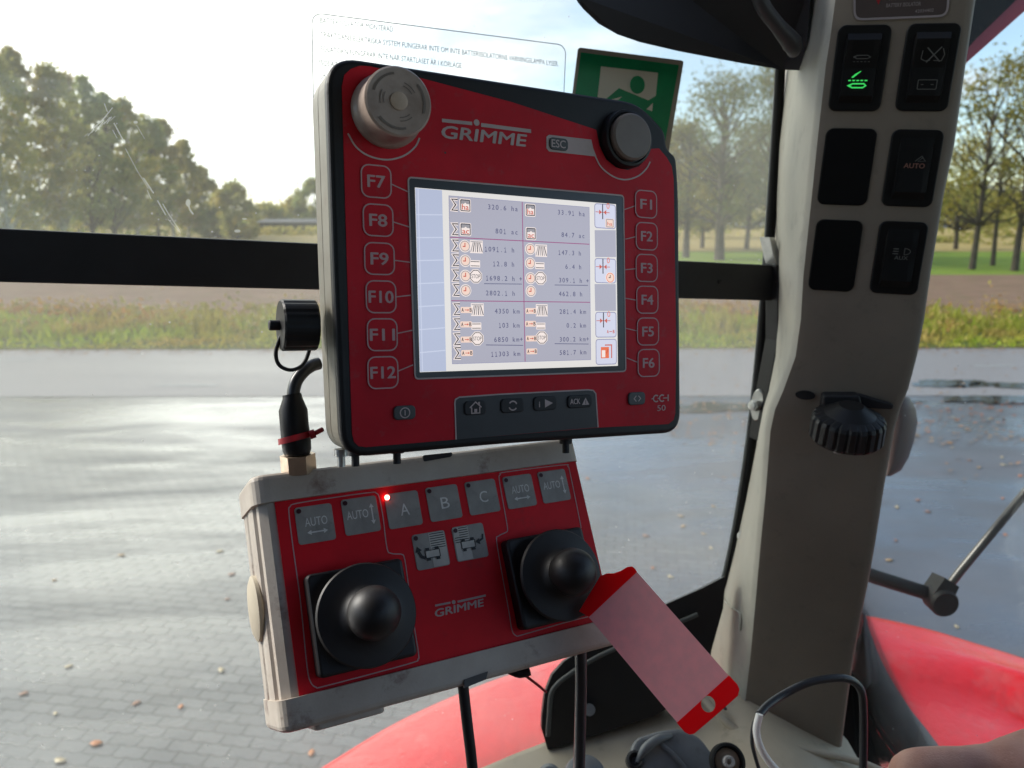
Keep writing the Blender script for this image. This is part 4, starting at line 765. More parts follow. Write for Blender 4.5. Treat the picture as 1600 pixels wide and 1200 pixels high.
x0, y0 = t(857, 214.5); x1, y1 = t(886, 237); cx, cy = (x0+x1)/2, (y0+y1)/2; b.prism(rrect(cx, cy, x1-x0, y0-y1, .0025), Z2, Z2+.0008, GREYD, bev=.0003); xa, ya = t(860, 230); xb, _ = t(882, 230); b.text('ESC', xa, cy-.0022, .0044, PRINT, Z2+.0010, width=xb-xa, bold=.02); b.build('escape_key', tr_)
def logo(b, fn, bars, dot, x0y0, x1y1, cap, z, m):
    for (a, c, th) in bars: b.stroke([fn(*a), fn(*c)], th, z, m)
    d = fn(*dot[0]); b.poly(circ(d[0], d[1], dot[1], 16), z, m); a, c = fn(*x0y0), fn(*x1y1); b.text('GRIMME', a[0], a[1], cap, m, z, width=sqrt((c[0]-a[0])**2+(c[1]-a[1])**2), bold=.045, shear=.12, rot=math.atan2(c[1]-a[1], c[0]-a[0]))
b = MB(); logo(b, t, [((690, 188.5), (737, 193.5), .0019), ((751, 195.5), (829, 205.5), .0021)], ((744, 192), .0018), (690, 215.5), (824, 229.5), .0066, Z2, PRINT)
x, y = t(695, 239); b.poly(circ(x, y, .0006, 8), Z2, TABM); b.build('maker_logo', tr_)
b = MB(); a = t(1017, 628); c = t(1043, 628); W = c[0]-a[0]; hc = .0042
for k in (0, 1):
    cx = a[0]+W*(.28+.36*k); b.stroke([(cx+.0022*cos(an), a[1]+hc/2+hc/2*sin(an)) for an in [(50+i*26)*pi/180 for i in range(11)]], .0008, Z2, PRINT)
b.stroke([(a[0], a[1]+hc/2), (a[0]+W*.12, a[1]+hc/2)], .0006, Z2, PRINT); b.stroke([(a[0]+W*.36, a[1]+hc/2), (a[0]+W*.5, a[1]+hc/2)], .0006, Z2, PRINT); b.stroke([(a[0]+W*.7, a[1]+hc/2), (c[0], a[1]+hc/2)], .0006, Z2, PRINT); b.stroke([(c[0], a[1]), (c[0], a[1]+hc)], .0008, Z2, PRINT)
a = t(1026, 642); c = t(1039, 642); b.text('50', a[0], a[1], .0036, PRINT, Z2, width=c[0]-a[0]); b.build('model_mark', tr_)
# rotary knobs
x, y = t(604, 175); Mk = Matrix.Translation((x, y, 0))
b = MB(); b.lathe([(.0195, 0), (.0195, .0025), (.0185, .004), (.0175, .0055), (.0172, .0165), (.0178, .0175), (.0178, .0195), (.0168, .0205), (.0150, .0203), (0, .0200)], KNOBM, n=64)
for k in range(3):
    a0 = (100 + k*120)*pi/180; b.stroke([(.0138*cos(a), .0138*sin(a)) for a in [a0 + i*.14 for i in range(9)]], .0012, .0208, KNOBF)
    a1 = a0 + 1.2; b.stroke([(.0082*cos(a), .0082*sin(a)) for a in [a1 + i*.12 - .3 for i in range(7)]], .0005, .0206, KNOBF); b.stroke([(.0100*cos(a), .0100*sin(a)) for a in [a1 + i*.12 - .3 for i in range(7)]], .0005, .0206, KNOBF)
kn = b.build('rotary_knob', tr_, Mk); b = MB(); b.lathe([(.0046, .0200), (.0046, .0209), (.0038, .0212), (0, .0212)], DOTM, n=28); b.build('knob_centre', kn)
x, y = t(975, 219); b = MB(); b.lathe([(.0178, 0), (.0178, .0035), (.0170, .0060), (.0156, .0064), (.0150, .0045), (.0, .0045)], BLK, n=56); kn = b.build('push_knob', tr_, Matrix.Translation((x, y, 0)))
b = MB(); b.lathe([(.0143, .004), (.0143, .0088), (.0130, .0098), (0, .0100)], KNOBF, n=48); b.build('knob_cap', kn)
# ---- screen
b = MB(); so_ = [t(637, 277.5), t(973, 306), t(976.5, 580), t(648, 592)]; so_ = roundpoly(so_[::-1], .0022, 4); b.prism(so_, -.0002, Z1+.0003, SCRB); b.stroke(so_, .0009, Z1+.0005, PRINT, closed=True); scr = b.build('screen', tr_)
ZS = Z1 + .0006; L1, L2, L3, L4 = ZS+.0001, ZS+.0002, ZS+.0003, ZS+.0004
def T4(x0, y0, x1, y1): return t(x0, y0) + t(x1, y1)
b = MB(); b.poly([t(647.3, 293.5), t(961, 319.5), t(964, 571.5), t(655, 581.5)], ZS, S_WH); b.poly([t(647.8, 294.5), t(689.5, 298), t(696, 579.5), t(655.2, 580.8)], L1, S_COL)
for k in range(1, 8):
    yl = 294 + (581-294)*k/8 + 6; yr = 298 + (579.5-298)*k/8 + 3; b.stroke([t(648.5+k*.9, yl), t(689+k*.8, yr)], .0006, L2, S_LN)
b.stroke([t(652, 296), t(659, 580)], .0005, L2, S_LN); b.build('display', scr)
b = MB(); b.poly([t(700, 306.5), t(919, 324.5), t(921.5, 562), t(705.5, 568.5)], L1, S_BG); b.stroke([t(700, 306.5), t(919, 324.5), t(921.5, 562), t(705.5, 568.5)], .0003, L2, S_KS, closed=True)
b.stroke([t(814.4, 316), t(819, 565)], .0005, L2, S_MG); b.stroke([t(701, 371), t(919.5, 382)], .0005, L2, S_MG); b.stroke([t(704, 470), t(920.5, 472.5)], .0005, L2, S_MG); b.build('data_panel', scr)
b = MB()
def T_(px, py): return t(px, py)
mm = .0004     # about a screen pixel
def sigma(px, py):
    x, y = T_(px, py); pts = [(x+.0018, y+.0030), (x-.0017, y+.0030), (x+.0006, y), (x-.0017, y-.0030), (x+.0018, y-.0030)]
    b.stroke(pts, .0018, L2, S_IC); b.stroke(pts, .0007, L3, S_BK)
def boxi(px, py, s):
    x, y = T_(px, py); b.poly(rrect(x, y, .0070, .0074, .0008, 2), L2, S_IC); b.stroke(rrect(x, y, .0056, .0060, .0003, 1), .0005, L4, S_BK, True); b.poly([(x-.0026, y+.0008), (x+.0026, y+.0008), (x+.0026, y+.0028), (x-.0026, y+.0028)], L3, S_GY)
    b.poly([(x-.0018, y), (x, y+.0016), (x+.0018, y)], L4-.00005, S_IC); b.text(s, x, y-.0024, .0030, S_RD, L4, width=.0042, align='C', bold=.02)
def clock(px, py):
    x, y = T_(px, py); b.poly(circ(x, y, .0035, 20), L2, S_IC); b.poly(circ(x, y, .0030, 20), L3, S_CK); b.stroke(circ(x, y, .0028, 20), .00045, L4, S_GY, True); b.stroke([(x, y+.0018), (x, y-.0002), (x-.0014, y-.0002)], .0006, L4, S_RD)
def fan(px, py):
    x, y = T_(px, py); b.poly([(x-.0040, y+.0036), (x+.0040, y+.0036), (x+.0040, y-.0036), (x-.0040, y-.0036)], L2, S_IC); b.stroke([(x-.0036, y+.0028), (x+.0036, y+.0028)], .0005, L3, S_GY)
    for k in range(6): u = (k-2.5)/2.5; b.stroke([(x+u*.0020, y+.0024), (x+u*.0036, y-.0030)], .0005, L3, S_BK if k % 2 else S_GY)
def lines(px, py):
    x, y = T_(px, py); b.poly([(x-.0031, y+.0020), (x+.0031, y+.0020), (x+.0031, y-.0020), (x-.0031, y-.0020)], L2, S_IC)
    for s in (1, -1): b.stroke([(x-.0027, y+s*.0012), (x+.0027, y+s*.0012)], .0004, L3, S_BK)
def stop(px, py):
    x, y = T_(px, py); oc = lambda r: [(x+r*cos(pi/8+k*pi/4), y+r*sin(pi/8+k*pi/4)) for k in range(8)]; b.poly(oc(.0043), L2, S_IC); b.stroke(oc(.0036), .0004, L3, S_BK, True); b.text('STOP', x, y-.0011, .0022, S_BK, L3, width=.0054, align='C')
def ab(px, py):
    x, y = T_(px, py); b.poly(rrect(x, y, .0072, .0034, .0006, 2), L2, S_CK); b.text('A', x-.0024, y-.0010, .0021, S_BK, L3, width=.0014, align='C', bold=.03); b.text('B', x+.0026, y-.0010, .0021, S_BK, L3, width=.0014, align='C', bold=.03); b.stroke([(x-.0011, y), (x+.0012, y)], .0004, L3, S_RD); b.poly([(x+.0007, y+.0007), (x+.0016, y), (x+.0007, y-.0007)], L3, S_RD)
for px, py in ((709, 320.5), (710, 358.7), (710.5, 384), (711, 407), (711, 430.6), (712, 453.4), (712.7, 483.3), (713, 506.7), (713.3, 530), (714, 551.6)): sigma(px, py)
boxi(725.5, 321.6, 'ha'); boxi(726, 359, 'ac'); boxi(827, 329, 'ha'); boxi(828, 365.5, 'ac')
for p in ((725, 385), (725.7, 407.7), (726, 431.5), (726.3, 454), (827, 389.6), (827, 411.5), (827.5, 435), (828, 455)): clock(*p)
for p in ((743, 386), (744.5, 484), (844, 392), (845, 485)): fan(*p)
for p in ((741, 412.5), (743, 509.6), (842, 415.5), (843.5, 509.5)): lines(*p)
for p in ((742, 432), (744.5, 529), (843, 435), (845, 527.5)): stop(*p)
for p in ((727.5, 484.5), (727, 507), (727.5, 530.6), (728.5, 551.6), (828, 486), (827.5, 506), (828.7, 529), (829.5, 549)): ab(*p)
b.build('row_icons', scr)
b = MB()
for s, x0, x1, y in (('320.6 ha', 760, 808.5, 326), ('801 ac', 772, 808.5, 363), ('1091.1 h', 755, 803, 391), ('12.8 h', 768, 803, 413.6), ('1698.2 h +', 757, 815, 436), ('2802.1 h', 757, 804, 459), ('4350 km', 771, 811, 487), ('103 km', 777, 811, 509), ('6850 km+', 770, 816, 531), ('11303 km', 765, 812, 553.5),
                     ('33.91 ha', 869, 913, 334), ('84.7 ac', 875, 912.5, 368.5), ('147.3 h', 870, 907, 396), ('6.4 h', 881, 907.5, 417.7), ('309.1 h +', 871, 919, 439), ('462.8 h', 871, 909, 460), ('281.4 km', 872, 914.5, 487.5), ('0.2 km', 883, 914.5, 509), ('300.2 km+', 872, 919, 530.5), ('581.7 km', 872, 915, 551)):
    a = t(x0, y+3); c = t(x1, y+3); b.mono(s, a[0], c[0], (a[1]+c[1])/2, .0027, S_TX, L2, bold=.012)
for x0, x1, y in ((755, 814, 443.5), (758, 816, 539), (865, 917, 445.5), (865, 918, 537)): b.stroke([t(x0, y), t(x1, y+.6)], .0004, L2, S_TX)
b.build('readings', scr)
def softkey(x0, y0, x1, y1, kind):
    b = MB(); (a, d), (c, e_) = t(x0, y0), t(x1, y1); cx, cy, W, Hh = (a+c)/2, (d+e_)/2, c-a, d-e_; o = rrect(cx, cy, W, Hh, .0016, 3); b.poly(o, L1, S_KY); b.stroke(o, .0005, L2, S_KS, True)
    if kind:
        x, y = cx-W*.12, cy+Hh*.16
        if kind != 'page':
            b.stroke([(x, y+.0052), (x, y-.0042)], .0007, L2, S_BK); b.stroke([(x-.0052, y), (x+.0052, y)], .0004, L2, S_RD)
            for s in (1, -1): b.poly([(x+s*.0006, y), (x+s*.0026, y+.0015), (x+s*.0026, y-.0015)], L3, S_RD)
            b.text('0', x+.0040, y+.0024, .0034, S_OR, L2, width=.0022, align='C')
        qx, qy = cx+W*.22, cy-Hh*.28
        if kind == 'ha': b.poly(rrect(qx, qy, .0064, .0056, .0004, 1), L2, S_CK); b.stroke(rrect(qx, qy, .0050, .0046, .0003, 1), .0005, L3, S_GY, True); b.text('ha', qx, qy-.0014, .0022, S_RD, L3, width=.0036, align='C')
        if kind == 'clock': b.poly(circ(qx, qy, .0034, 18), L2, S_IC); b.poly(circ(qx, qy, .0029, 18), L3, S_CK); b.stroke(circ(qx, qy, .0028, 18), .0004, L4, S_OR, True); b.stroke([(qx, qy+.0016), (qx, qy), (qx-.0012, qy)], .0005, L4, S_BK)
        if kind == 'ab': b.text('A', qx-.0026, qy-.0010, .0020, S_RD, L2, width=.0014, bold=.03); b.stroke([(qx-.0009, qy), (qx+.0012, qy)], .0004, L2, S_RD); b.text('B', qx+.0018, qy-.0010, .0020, S_RD, L2, width=.0014, bold=.03)
        if kind == 'page':
            b.poly([(cx-.0040, cy-.0040), (cx+.0020, cy-.0040), (cx+.0020, cy+.0030), (cx-.0040, cy+.0030)], L2, S_OR); b.poly([(cx-.0034, cy-.0034), (cx-.0008, cy-.0034), (cx-.0008, cy+.0010), (cx-.0034, cy+.0010)], L3, S_IC); b.stroke([(cx-.0010, cy+.0042), (cx+.0040, cy+.0042), (cx+.0040, cy-.0040)], .0007, L2, S_RD); b.stroke([(cx, cy-.001), (cx+.0014, cy+.0016)], .0006, L4, S_RD)
    return b.build('soft_key', scr)
softkey(927.5, 318.5, 960, 358, 'ha'); softkey(928, 404, 960.5, 442.5, 'clock'); softkey(929, 488, 961, 526.5, 'ab'); softkey(929.5, 530.5, 961.5, 568.5, 'page')
b = MB()
for y0, y1 in ((360, 402), (444, 486)): b.poly([t(927.5, y0), t(960.5, y0), t(961, y1), t(928.5, y1)], L1, S_BG)
b.build('blank_keys', scr)
# port cap with tether on the left side
x, y = t(492, 508, -.02); Mc = Matrix.Translation((x+.0005, y, -.0215)) @ Matrix.Rotation(radians(-90), 4, 'Y')
b = MB(); b.lathe([(.0135, 0), (.0139, .001), (.0139, .0175), (.0130, .0185), (.0, .0190)], BLK, n=48, rib=(.0004, .0132)); pc = b.build('port_cap', tr_, Mc)
b = MB(); b.lathe([(.0028, .018), (.0028, .0240), (.0024, .0245), (0, .0245)], BLKM, n=14); b.build('post', pc)
b = MB(); dz = .43; I_ = (TM @ Mc).inverted(); b.tube([I_ @ C(px, py, d) for px, py, d in ((446, 514, .412), (437, 530, .412), (431, 552, .414), (436, 570, .417), (452, 578, .42), (468, 574, .423), (478, 562, .425), (484, 545, .425))], .0011, BLKM, n=8, sub=6); b.build('tether', pc)
# feet / screws under the terminal
for (px, d, m) in ((533, -.024, METAL), (555, -.012, BLKM), (620, -.012, BLKM), (884, -.012, BLKM)):
    x, y = t(px, 708 - (px-540)*.055, d); b = MB(); b.lathe([(.0022, -.006), (.0022, 0), (.004, 0), (.004, .004)], m, Matrix.Translation((x, y-.0015, d)) @ Matrix.Rotation(radians(-90), 4, 'X'), n=14); b.build('mounting_screw', tr_)
# ================================================================== joystick box
B0 = frame((-0.1338, 0.0659, 0.4346), (0.887, -0.0695, 0.4565), (0.1915, 0.9468, -0.2588))
_x, _y = on(B0, 700, 1075); BM = B0 @ Matrix.Translation((_x, _y, 0))
def bx(px, py, z=0.0): return on(BM, px, py, z)
br_ = empty('joystick_box', BM, 'red and cream control box with two black joysticks, mounted below the terminal', 'control box')
TL, TR, BR, BL = bx(430.4, 782), bx(899.4, 718.7), bx(954, 968), bx(465.5, 1091.5)
xl, xr = (TL[0]+BL[0])/2, (TR[0]+BR[0])/2; yt, yb = (TL[1]+TR[1])/2, (BL[1]+BR[1])/2
def vprism(prof, y0, y1, m, name, par, bev=0.0015):   # profile in x-z, extruded along y
    b = MB(); Mx = Matrix(((1, 0, 0, 0), (0, 0, 1, 0), (0, -1, 0, 0), (0, 0, 0, 1)))   # (x, p, q) -> (x, q, -p)
    b.prism(prof, y0, y1, m, bev=bev); b.v = [tuple(Mx @ Vector(v)) for v in b.v]; return b.build(name, par)
# side profile (x, depth): face recessed between rounded corner ribs
D = .050
prof = [(xl, 0.0), (xl-.004, .0006), (xl-.0085, .004), (xl-.0092, .008), (xl-.0082, .0095), (xl-.0082, .011), (xl-.0105, .0125), (xl-.0115, .018), (xl-.0115, .026), (xl-.0105, .0275), (xl-.0105, .029), (xl-.0118, .031), (xl-.0118, .042), (xl-.008, D-.004), (xl, D), (xr, D), (xr+.004, D-.01), (xr+.004, .006), (xr+.001, .0006), (xr, 0.0)]
vprism(prof, yb-.002, yt+.002, CREAM, 'body', br_, 0)
b = MB(); b.prism([(xl, yb), (xr, yb), (xr, yt), (xl, yt)], .0001, .0008, REDBOX); b.build('face_panel', br_)
def cap(y0, y1, name, notch):
    pf = roundpoly([(xl-.012, -.001), (xr+.003, -.001), (xr+.005, D+.002), (xl-.0135, D+.002)], .010, 6); pf = [(x, -.0025 + z) for x, z in pf]
    return vprism(pf, y0, y1, CREAM, name, br_, .0035)
capT = .0155
ct = cap(yt-.001, yt+capT, 'top_cap', 0); 
def vprism_dn(prof, y0, y1, m, name, par, bev):
    b = MB(); Mx = Matrix(((1, 0, 0, 0), (0, 0, -1, 0), (0, 1, 0, 0), (0, 0, 0, 1))); b.prism([(x, -z) for x, z in prof], y0, y1, m, bev=bev); b.v = [tuple(Mx @ Vector(v)) for v in b.v]; return b.build(name, par)
pf = roundpoly([(xl-.0115, -.0035), (xr+.003, -.0035), (xr+.005, D), (xl-.0130, D)], .009, 6); vprism_dn(pf, -yb-.001, -yb+.0155, CREAM, 'bottom_cap', br_, .0035)
# tongue under bottom cap left and latch recesses
pf = roundpoly([(xl+.006, .001), (xl+.045, .001), (xl+.045, .03), (xl+.006, .03)], .004); vprism_dn(pf, -yb+.015, -yb+.0185, CREAM, 'drain_lip', br_, .0015)
b = MB(); a = bx(660, 711, .0035); c = bx(704, 706, .0035); b.prism(roundpoly([(a[0], yt+capT-.0045), (c[0], yt+capT-.0035), (c[0]+.001, yt+capT-.0008), (a[0], yt+capT-.0005)], .0012), .0025, .0040, BLKM); b.build('top_latch', br_)
b = MB(); a = bx(722, 1060, .0035); c = bx(762, 1050, .0035); b.prism([(a[0], yb-.0165), (c[0]-.002, yb-.0150), (c[0], yb-.0110), (a[0]+.001, yb-.0120)], .0025, .0042, mat('latch', (.07, .065, .06), .5)); b.build('bottom_latch', br_)
b = MB(); b.lathe([(.0175, 0), (.0185, .001), (.0185, .003), (.015, .0045), (0, .005)], SILL, Matrix.Translation((xl-.0105, (yt+yb)/2-.002, -.030)) @ Matrix.Rotation(radians(-90), 4, 'Y'), n=40); b.build('side_knob', br_)
ZB = .0009
def bkey(cs, kind, lit=False):
    pts = [Vector(bx(*c)) for c in cs]; cx = sum(p.x for p in pts)/4; cy = sum(p.y for p in pts)/4; W = Hh = .0212
    b = MB(); o = rrect(0, 0, W, Hh, .0018); b.prism(o, 0, .0004, GREYKEY, bev=.0002); z = .0006; lx, ly = -W/2+.0023, Hh/2-.0023
    b.poly(circ(lx, ly, .0014, 18), z+.0002, LEDOFF)
    def arrow(p0, p1, s=.0016, w_=.0008, m=PRINTK, two=True):
        p0, p1 = Vector(p0), Vector(p1); d = (p1-p0).normalized(); n_ = Vector((-d.y, d.x)); b.stroke([p0+d*s*.6, p1-d*s*.6], w_, z, m)
        for q, e_ in ((p0, d), (p1, -d)):
            if not two and q is p0: continue
            b.poly([tuple(q), tuple(q+e_*s*1.5+n_*s*.9), tuple(q+e_*s*1.5-n_*s*.9)], z+.00005, m)
    if kind == 'AH': b.text('AUTO', .0006, -.0010, .0048, PRINTK, z, width=.0128, align='C'); arrow((-.0052, -.0046), (.0066, -.0046))
    elif kind == 'AV': b.text('AUTO', -.0020, -.0016, .0048, PRINTK, z, width=.0128, align='C'); arrow((.0068, -.0062), (.0068, .0062))
    elif kind in 'ABC': b.text(kind, .0006, -.0036, .0070, PRINTK, z, width=.0056, align='C')
    else:
        s = 1 if kind == 'L' else -1; b.poly([(0-.0*s, -Hh/2+.0004), (s*(W/2-.0006), -Hh/2+.0004), (s*(W/2-.0006), Hh/2-.0004), (0, Hh/2-.0004)], z-.0001, GREYL)
        x0 = -.0002 if s > 0 else -W/2+.0048
        x0, x1 = (.0004, W/2-.001) if s > 0 else (-W/2+.001, -.0004)
        for k in range(7): b.stroke([(max(x0, -W/2+(.0042 if (s < 0 and k < 4) else 0.0006)), Hh/2-.0012-k*.0014), (x1, Hh/2-.0012-k*.0014)], .0005, z, JOY)
        ox, oy = (.0006, -.0022) if s > 0 else (-.0016, -.0012); b.poly([(ox-.0045, oy-.0022), (ox+.0045, oy-.0022), (ox+.0045, oy+.0022), (ox-.0045, oy+.0022)], z+.0001, GREYL); b.stroke([(ox-.0045, oy-.0022), (ox+.0045, oy-.0022), (ox+.0045, oy+.0022), (ox-.0045, oy+.0022)], .0005, z+.0002, JOY, True)
        for dx in (-.0030, .0030):
            for dy in (-.0030, .0030): b.poly([(ox+dx-.0012, oy+dy-.0008), (ox+dx+.0012, oy+dy-.0008), (ox+dx+.0012, oy+dy+.0008), (ox+dx-.0012, oy+dy+.0008)], z+.0003, JOY)
        if s > 0: b.stroke([(-.0042, -.0042), (-.0066, -.0030), (-.0080, .0002)], .0018, z+.0001, JOY); b.poly([(-.0100, -.0002), (-.0058, .0008), (-.0086, .0034)], z+.0002, JOY)
        else: b.stroke([(.0090, .0036), (.0084, .0008), (.0056, -.0004)], .0012, z+.0001, JOY); b.poly([(.0034, -.0006), (.0064, -.0026), (.0060, .0014)], z+.0002, JOY)
    o = b.build('membrane_key', br_, Matrix.Translation((cx, cy, ZB)))
    if lit: b = MB(); b.lathe([(.0016, 0), (.0012, .0006), (0, .0008)], LEDON, Matrix.Translation((lx-.0008, ly+.0002, z+.0003)), n=18); b.lathe([(.0009, .0008), (0, .0011)], LEDCORE, Matrix.Translation((lx-.0008, ly+.0002, z+.0003)), n=14); b.build('indicator_light', o)
    return o
KL = [([(460, 794), (517, 785), (524, 844), (466, 853)], 'AH', 'grey key printed AUTO over a sideways arrow, far left of the row'), ([(532, 780), (586, 773), (595, 831), (539, 840)], 'AV', 'grey key printed AUTO beside an upright arrow, left of key A'), ([(601, 772), (650, 766), (659, 821), (608, 828)], 'A', 'grey key printed A with a lit red light'),
      ([(663.6, 762.7), (714.6, 755.7), (721, 809.4), (671, 817.3)], 'B', 'grey key printed B'), ([(724, 754), (773, 748), (780, 799.5), (733.7, 806)], 'C', 'grey key printed C'), ([(784.7, 745.7), (829.3, 739.3), (837, 791), (792, 797)], 'AH', 'grey key printed AUTO over a sideways arrow, right of key C'),
      ([(840, 738), (881.4, 732), (891, 782), (846, 788)], 'AV', 'grey key printed AUTO beside an upright arrow, far right'), ([(642, 836), (693, 827.5), (702, 884), (652, 893)], 'L', 'two tone key with a curved arrow left of a wheeled axle'), ([(705, 824), (754, 816), (762, 870), (712, 880)], 'R', 'two tone key with a curved arrow right of a wheeled axle')]
for cs, kd, lb in KL: bkey(cs, kd, kd == 'A')['label'] = lb
b = MB()
def ob(pts): b.stroke(roundpoly([bx(*p) for p in pts], .0030, 4) if False else [tuple(v) for v in cat([Vector(bx(*p)) for p in pts], 4)], .0006, ZB+.0001, PRINTR)
ob([(626, 866), (611, 865), (604, 857), (598, 810), (592, 778), (587, 771), (578, 770), (520, 778), (463, 787), (453, 792), (451, 802), (458, 860), (469, 940), (479, 1040), (485, 1066), (494, 1074), (503, 1073), (580, 1053), (645, 1035), (652, 1030), (653, 1020), (642, 950), (632, 876), (626, 866)])
ob([(790, 832), (778, 838), (775, 846), (784, 900), (794, 955), (799, 985), (806, 993.5), (815, 992), (885, 972), (925, 962)]); ob([(790, 832), (792, 826), (786, 790), (779, 750), (781, 742), (790, 738), (878, 727), (886, 729), (889, 737), (898, 780), (907, 825)])
b.build('key_outlines', br_)
b = MB(); logo(b, bx, [((679, 946.5), (703, 941.8), .0011), ((714, 940.5), (758, 930.5), .0012)], ((708, 941), .0012), (680, 964.5), (757, 946.5), .0042, ZB+.0001, PRINT); b.build('maker_logo', br_)
def joystick(cs, label):
    pts = [Vector(bx(*c, .004)) for c in cs]; cx = sum(p.x for p in pts)/4; cy = sum(p.y for p in pts)/4; W = ((pts[1]-pts[0]).length+(pts[2]-pts[3]).length)/2; Hh = ((pts[3]-pts[0]).length+(pts[2]-pts[1]).length)/2
    b = MB(); b.prism(rrect(0, 0, W, Hh, .003), 0, .009, JOY, bev=.002); b.prism(rrect(0, 0, W-.010, Hh-.010, .004), .0088, .0092, JOYD); j = b.build('joystick', br_, Matrix.Translation((cx, cy, ZB))); j['label'] = label
    b = MB(); b.lathe([(.021, .009), (.0225, .013), (.0262, .0155), (.0275, .0165), (.0278, .0182), (.0270, .0196), (.0220, .0206), (.0165, .0218), (.0140, .0236), (.0128, .0262)], JOYD, n=56); b.build('rubber_skirt', j)
    R_ = .0142; zc = .0330; b = MB(); b.lathe([(.0122, .0255)] + [(R_*cos(a), zc+R_*sin(a)) for a in [(-36+i*9)*pi/180 for i in range(15)]], JOY, n=48); b.build('ball_grip', j); return j
joystick([(477, 898), (626, 874), (648, 1028), (492.5, 1058)], 'joystick on the left half of the box'); joystick([(784, 847), (906, 822), (930, 960), (813, 983)], 'joystick on the right half of the box, with the red tag behind it')
# ================================================================== connector cable at the left
r0 = C(465, 738, .448); RM = Matrix.Translation(r0); cr_ = empty('connector_cable', RM, 'black plug and cable screwed into the top left of the joystick box', 'cable')
def loc(pts, M): return rel(M, [C(*p) for p in pts])
b = MB(); b.tube(loc([(498, 568, .455), (488, 571, .452), (475, 580, .449), (464, 594, .447), (459, 610, .446), (458, 626, .446)], RM), .0037, CABLE, n=16, sub=6); b.build('cable', cr_)
b = MB(); pp = loc([(456, 616, .446), (457, 622, .446), (458, 641, .446), (460, 665, .446), (463, 690, .447), (464, 703, .447), (464.5, 711, .447)], RM); b.tube(pp, [.0054, .0056, .0082, .0082, .0084, .0082, .0070], BLK, n=20); b.build('plug_sleeve', cr_)
b = MB(); A_, B_ = loc([(465, 710, .447), (467.5, 738, .4485)], RM); ax_ = (B_-A_); Mh = ax_.to_track_quat('Z', 'Y').to_matrix().to_4x4(); Mh.translation = A_; b.prism([(.0100*cos(k*pi/3+.35), .0100*sin(k*pi/3+.35)) for k in range(6)], 0, ax_.length, BRASS, bev=.0007); b.v = [tuple(Mh @ Vector(v)) for v in b.v]; b.build('hex_nut', cr_)
zr = empty('cable_tie', Matrix.Translation(C(463, 682, .446)), 'red cable tie around the black plug, its tail pointing to the terminal', 'cable tie'); ZMx = zr.matrix_world.copy()
b = MB(); ctr = rel(ZMx, [C(462, 684, .446)])[0]; axd = (CM.to_3x3() @ Vector((.06, -1, 0))).normalized(); u = (CM.to_3x3() @ Vector((1, .12, 0))).normalized(); v_ = axd.cross(u)
loop = [ctr + (u*cos(a) + v_*sin(a))*.0090 + axd*.0012*cos(a)*-1 for a in [i*2*pi/28 for i in range(29)]]; rowsz = [[p + axd*.0016 for p in loop], [p - axd*.0016 for p in loop]]
b.grid(rowsz, ZIP); b.grid([[p + (p-ctr).normalized()*.0009 for p in r] for r in rowsz], ZIP); b.build('strap', zr)
b = MB(); pz = rel(ZMx, [C(484, 680, .440), C(492, 677, .441), C(504, 671, .445)]); b.tube([pz[0], pz[1]], .0026, ZIP, n=8); b.tube(pz[1:], .0015, ZIP, n=6); b.build('buckle', zr)
# ================================================================== cables below the box
def cable(name, pts, r, label, m=CABLE, sub=6):
    M = Matrix.Translation(C(*pts[-1])); b = MB(); b.tube(loc(pts, M), r, m, n=14, sub=sub); o = b.build(name, M=M); return tag(o, label, 'cable')
cable('cable', [(722, 1055, .455), (725, 1085, .455), (730, 1130, .455), (736, 1180, .456), (744, 1260, .46)], .0033, 'black cable hanging from the latch under the left half of the joystick box', BLKM)
cable('cable', [(907, 1010, .50), (908, 1060, .50), (907, 1120, .50), (905, 1200, .50), (903, 1270, .50)], .0038, 'black cable hanging from the right end of the joystick box')
M_ = Matrix.Translation(C(852, 1080, .52)); b = MB(); b.tube(loc([(800, 1047, .50), (815, 1052, .50), (836, 1067, .51), (853, 1081, .52)], M_), .0010, ZIP, n=8, sub=4); b.tube(loc([(796, 1046, .49), (812, 1052, .49), (828, 1048, .49)], M_), .003, BLKM, n=8, sub=3); tag(b.build('cable_tie', M=M_), 'thin red cable tie tail sticking out below the joystick box', 'cable tie')
# ================================================================== red tag
def interp(a, c, u): return tuple(a[i]+(c[i]-a[i])*u for i in range(3))
GA, GB_, GC, GD = C(920, 964, .462), C(994, 894, .474), C(1136, 1056, .462), C(1057.5, 1127.5, .450)
ox_ = (GB_-GA).normalized(); oy_ = (GD-GA); oy_ = (oy_ - ox_*oy_.dot(ox_)).normalized(); oz_ = ox_.cross(oy_)
TG = Matrix((ox_, -oy_, -oz_)).transposed().to_4x4() if False else Matrix((ox_, oy_, oz_)).transposed().to_4x4()
TG.translation = GA
def tg(px, py): return on(TG, px, py)
tgr = empty('key_tag', TG, 'red plastic tag with a punched hole tucked behind the right joystick', 'tag')
zf = 1 if (TG.inverted() @ Vector((0, 0, H0))).z > 0 else -1
def ply(pts, z0, z1, m, name):
    b = MB(); b.prism(pts, min(z0*zf, z1*zf), max(z0*zf, z1*zf), m); return b.build(name, tgr)
ply([tg(*p) for p in ((938, 900), (948, 896), (958, 896), (970, 892), (980, 886), (987, 885), (992, 889), (994.5, 894), (920, 964), (905, 955))], 0, .0009, TAGR, 'top_clip')
b = MB(); zz = .0010*zf; b.poly([tg(994.5, 894), tg(1137.5, 1055.5), tg(1057, 1128.5), tg(919.5, 964.5)], zz, TAGP)
rng = random.Random(9)
b.build('paper_insert', tgr)
ho = [tg(1106 + 11.5*cos(a), 1100 + 11.5*sin(a)) for a in [i*2*pi/24 for i in range(24)]]
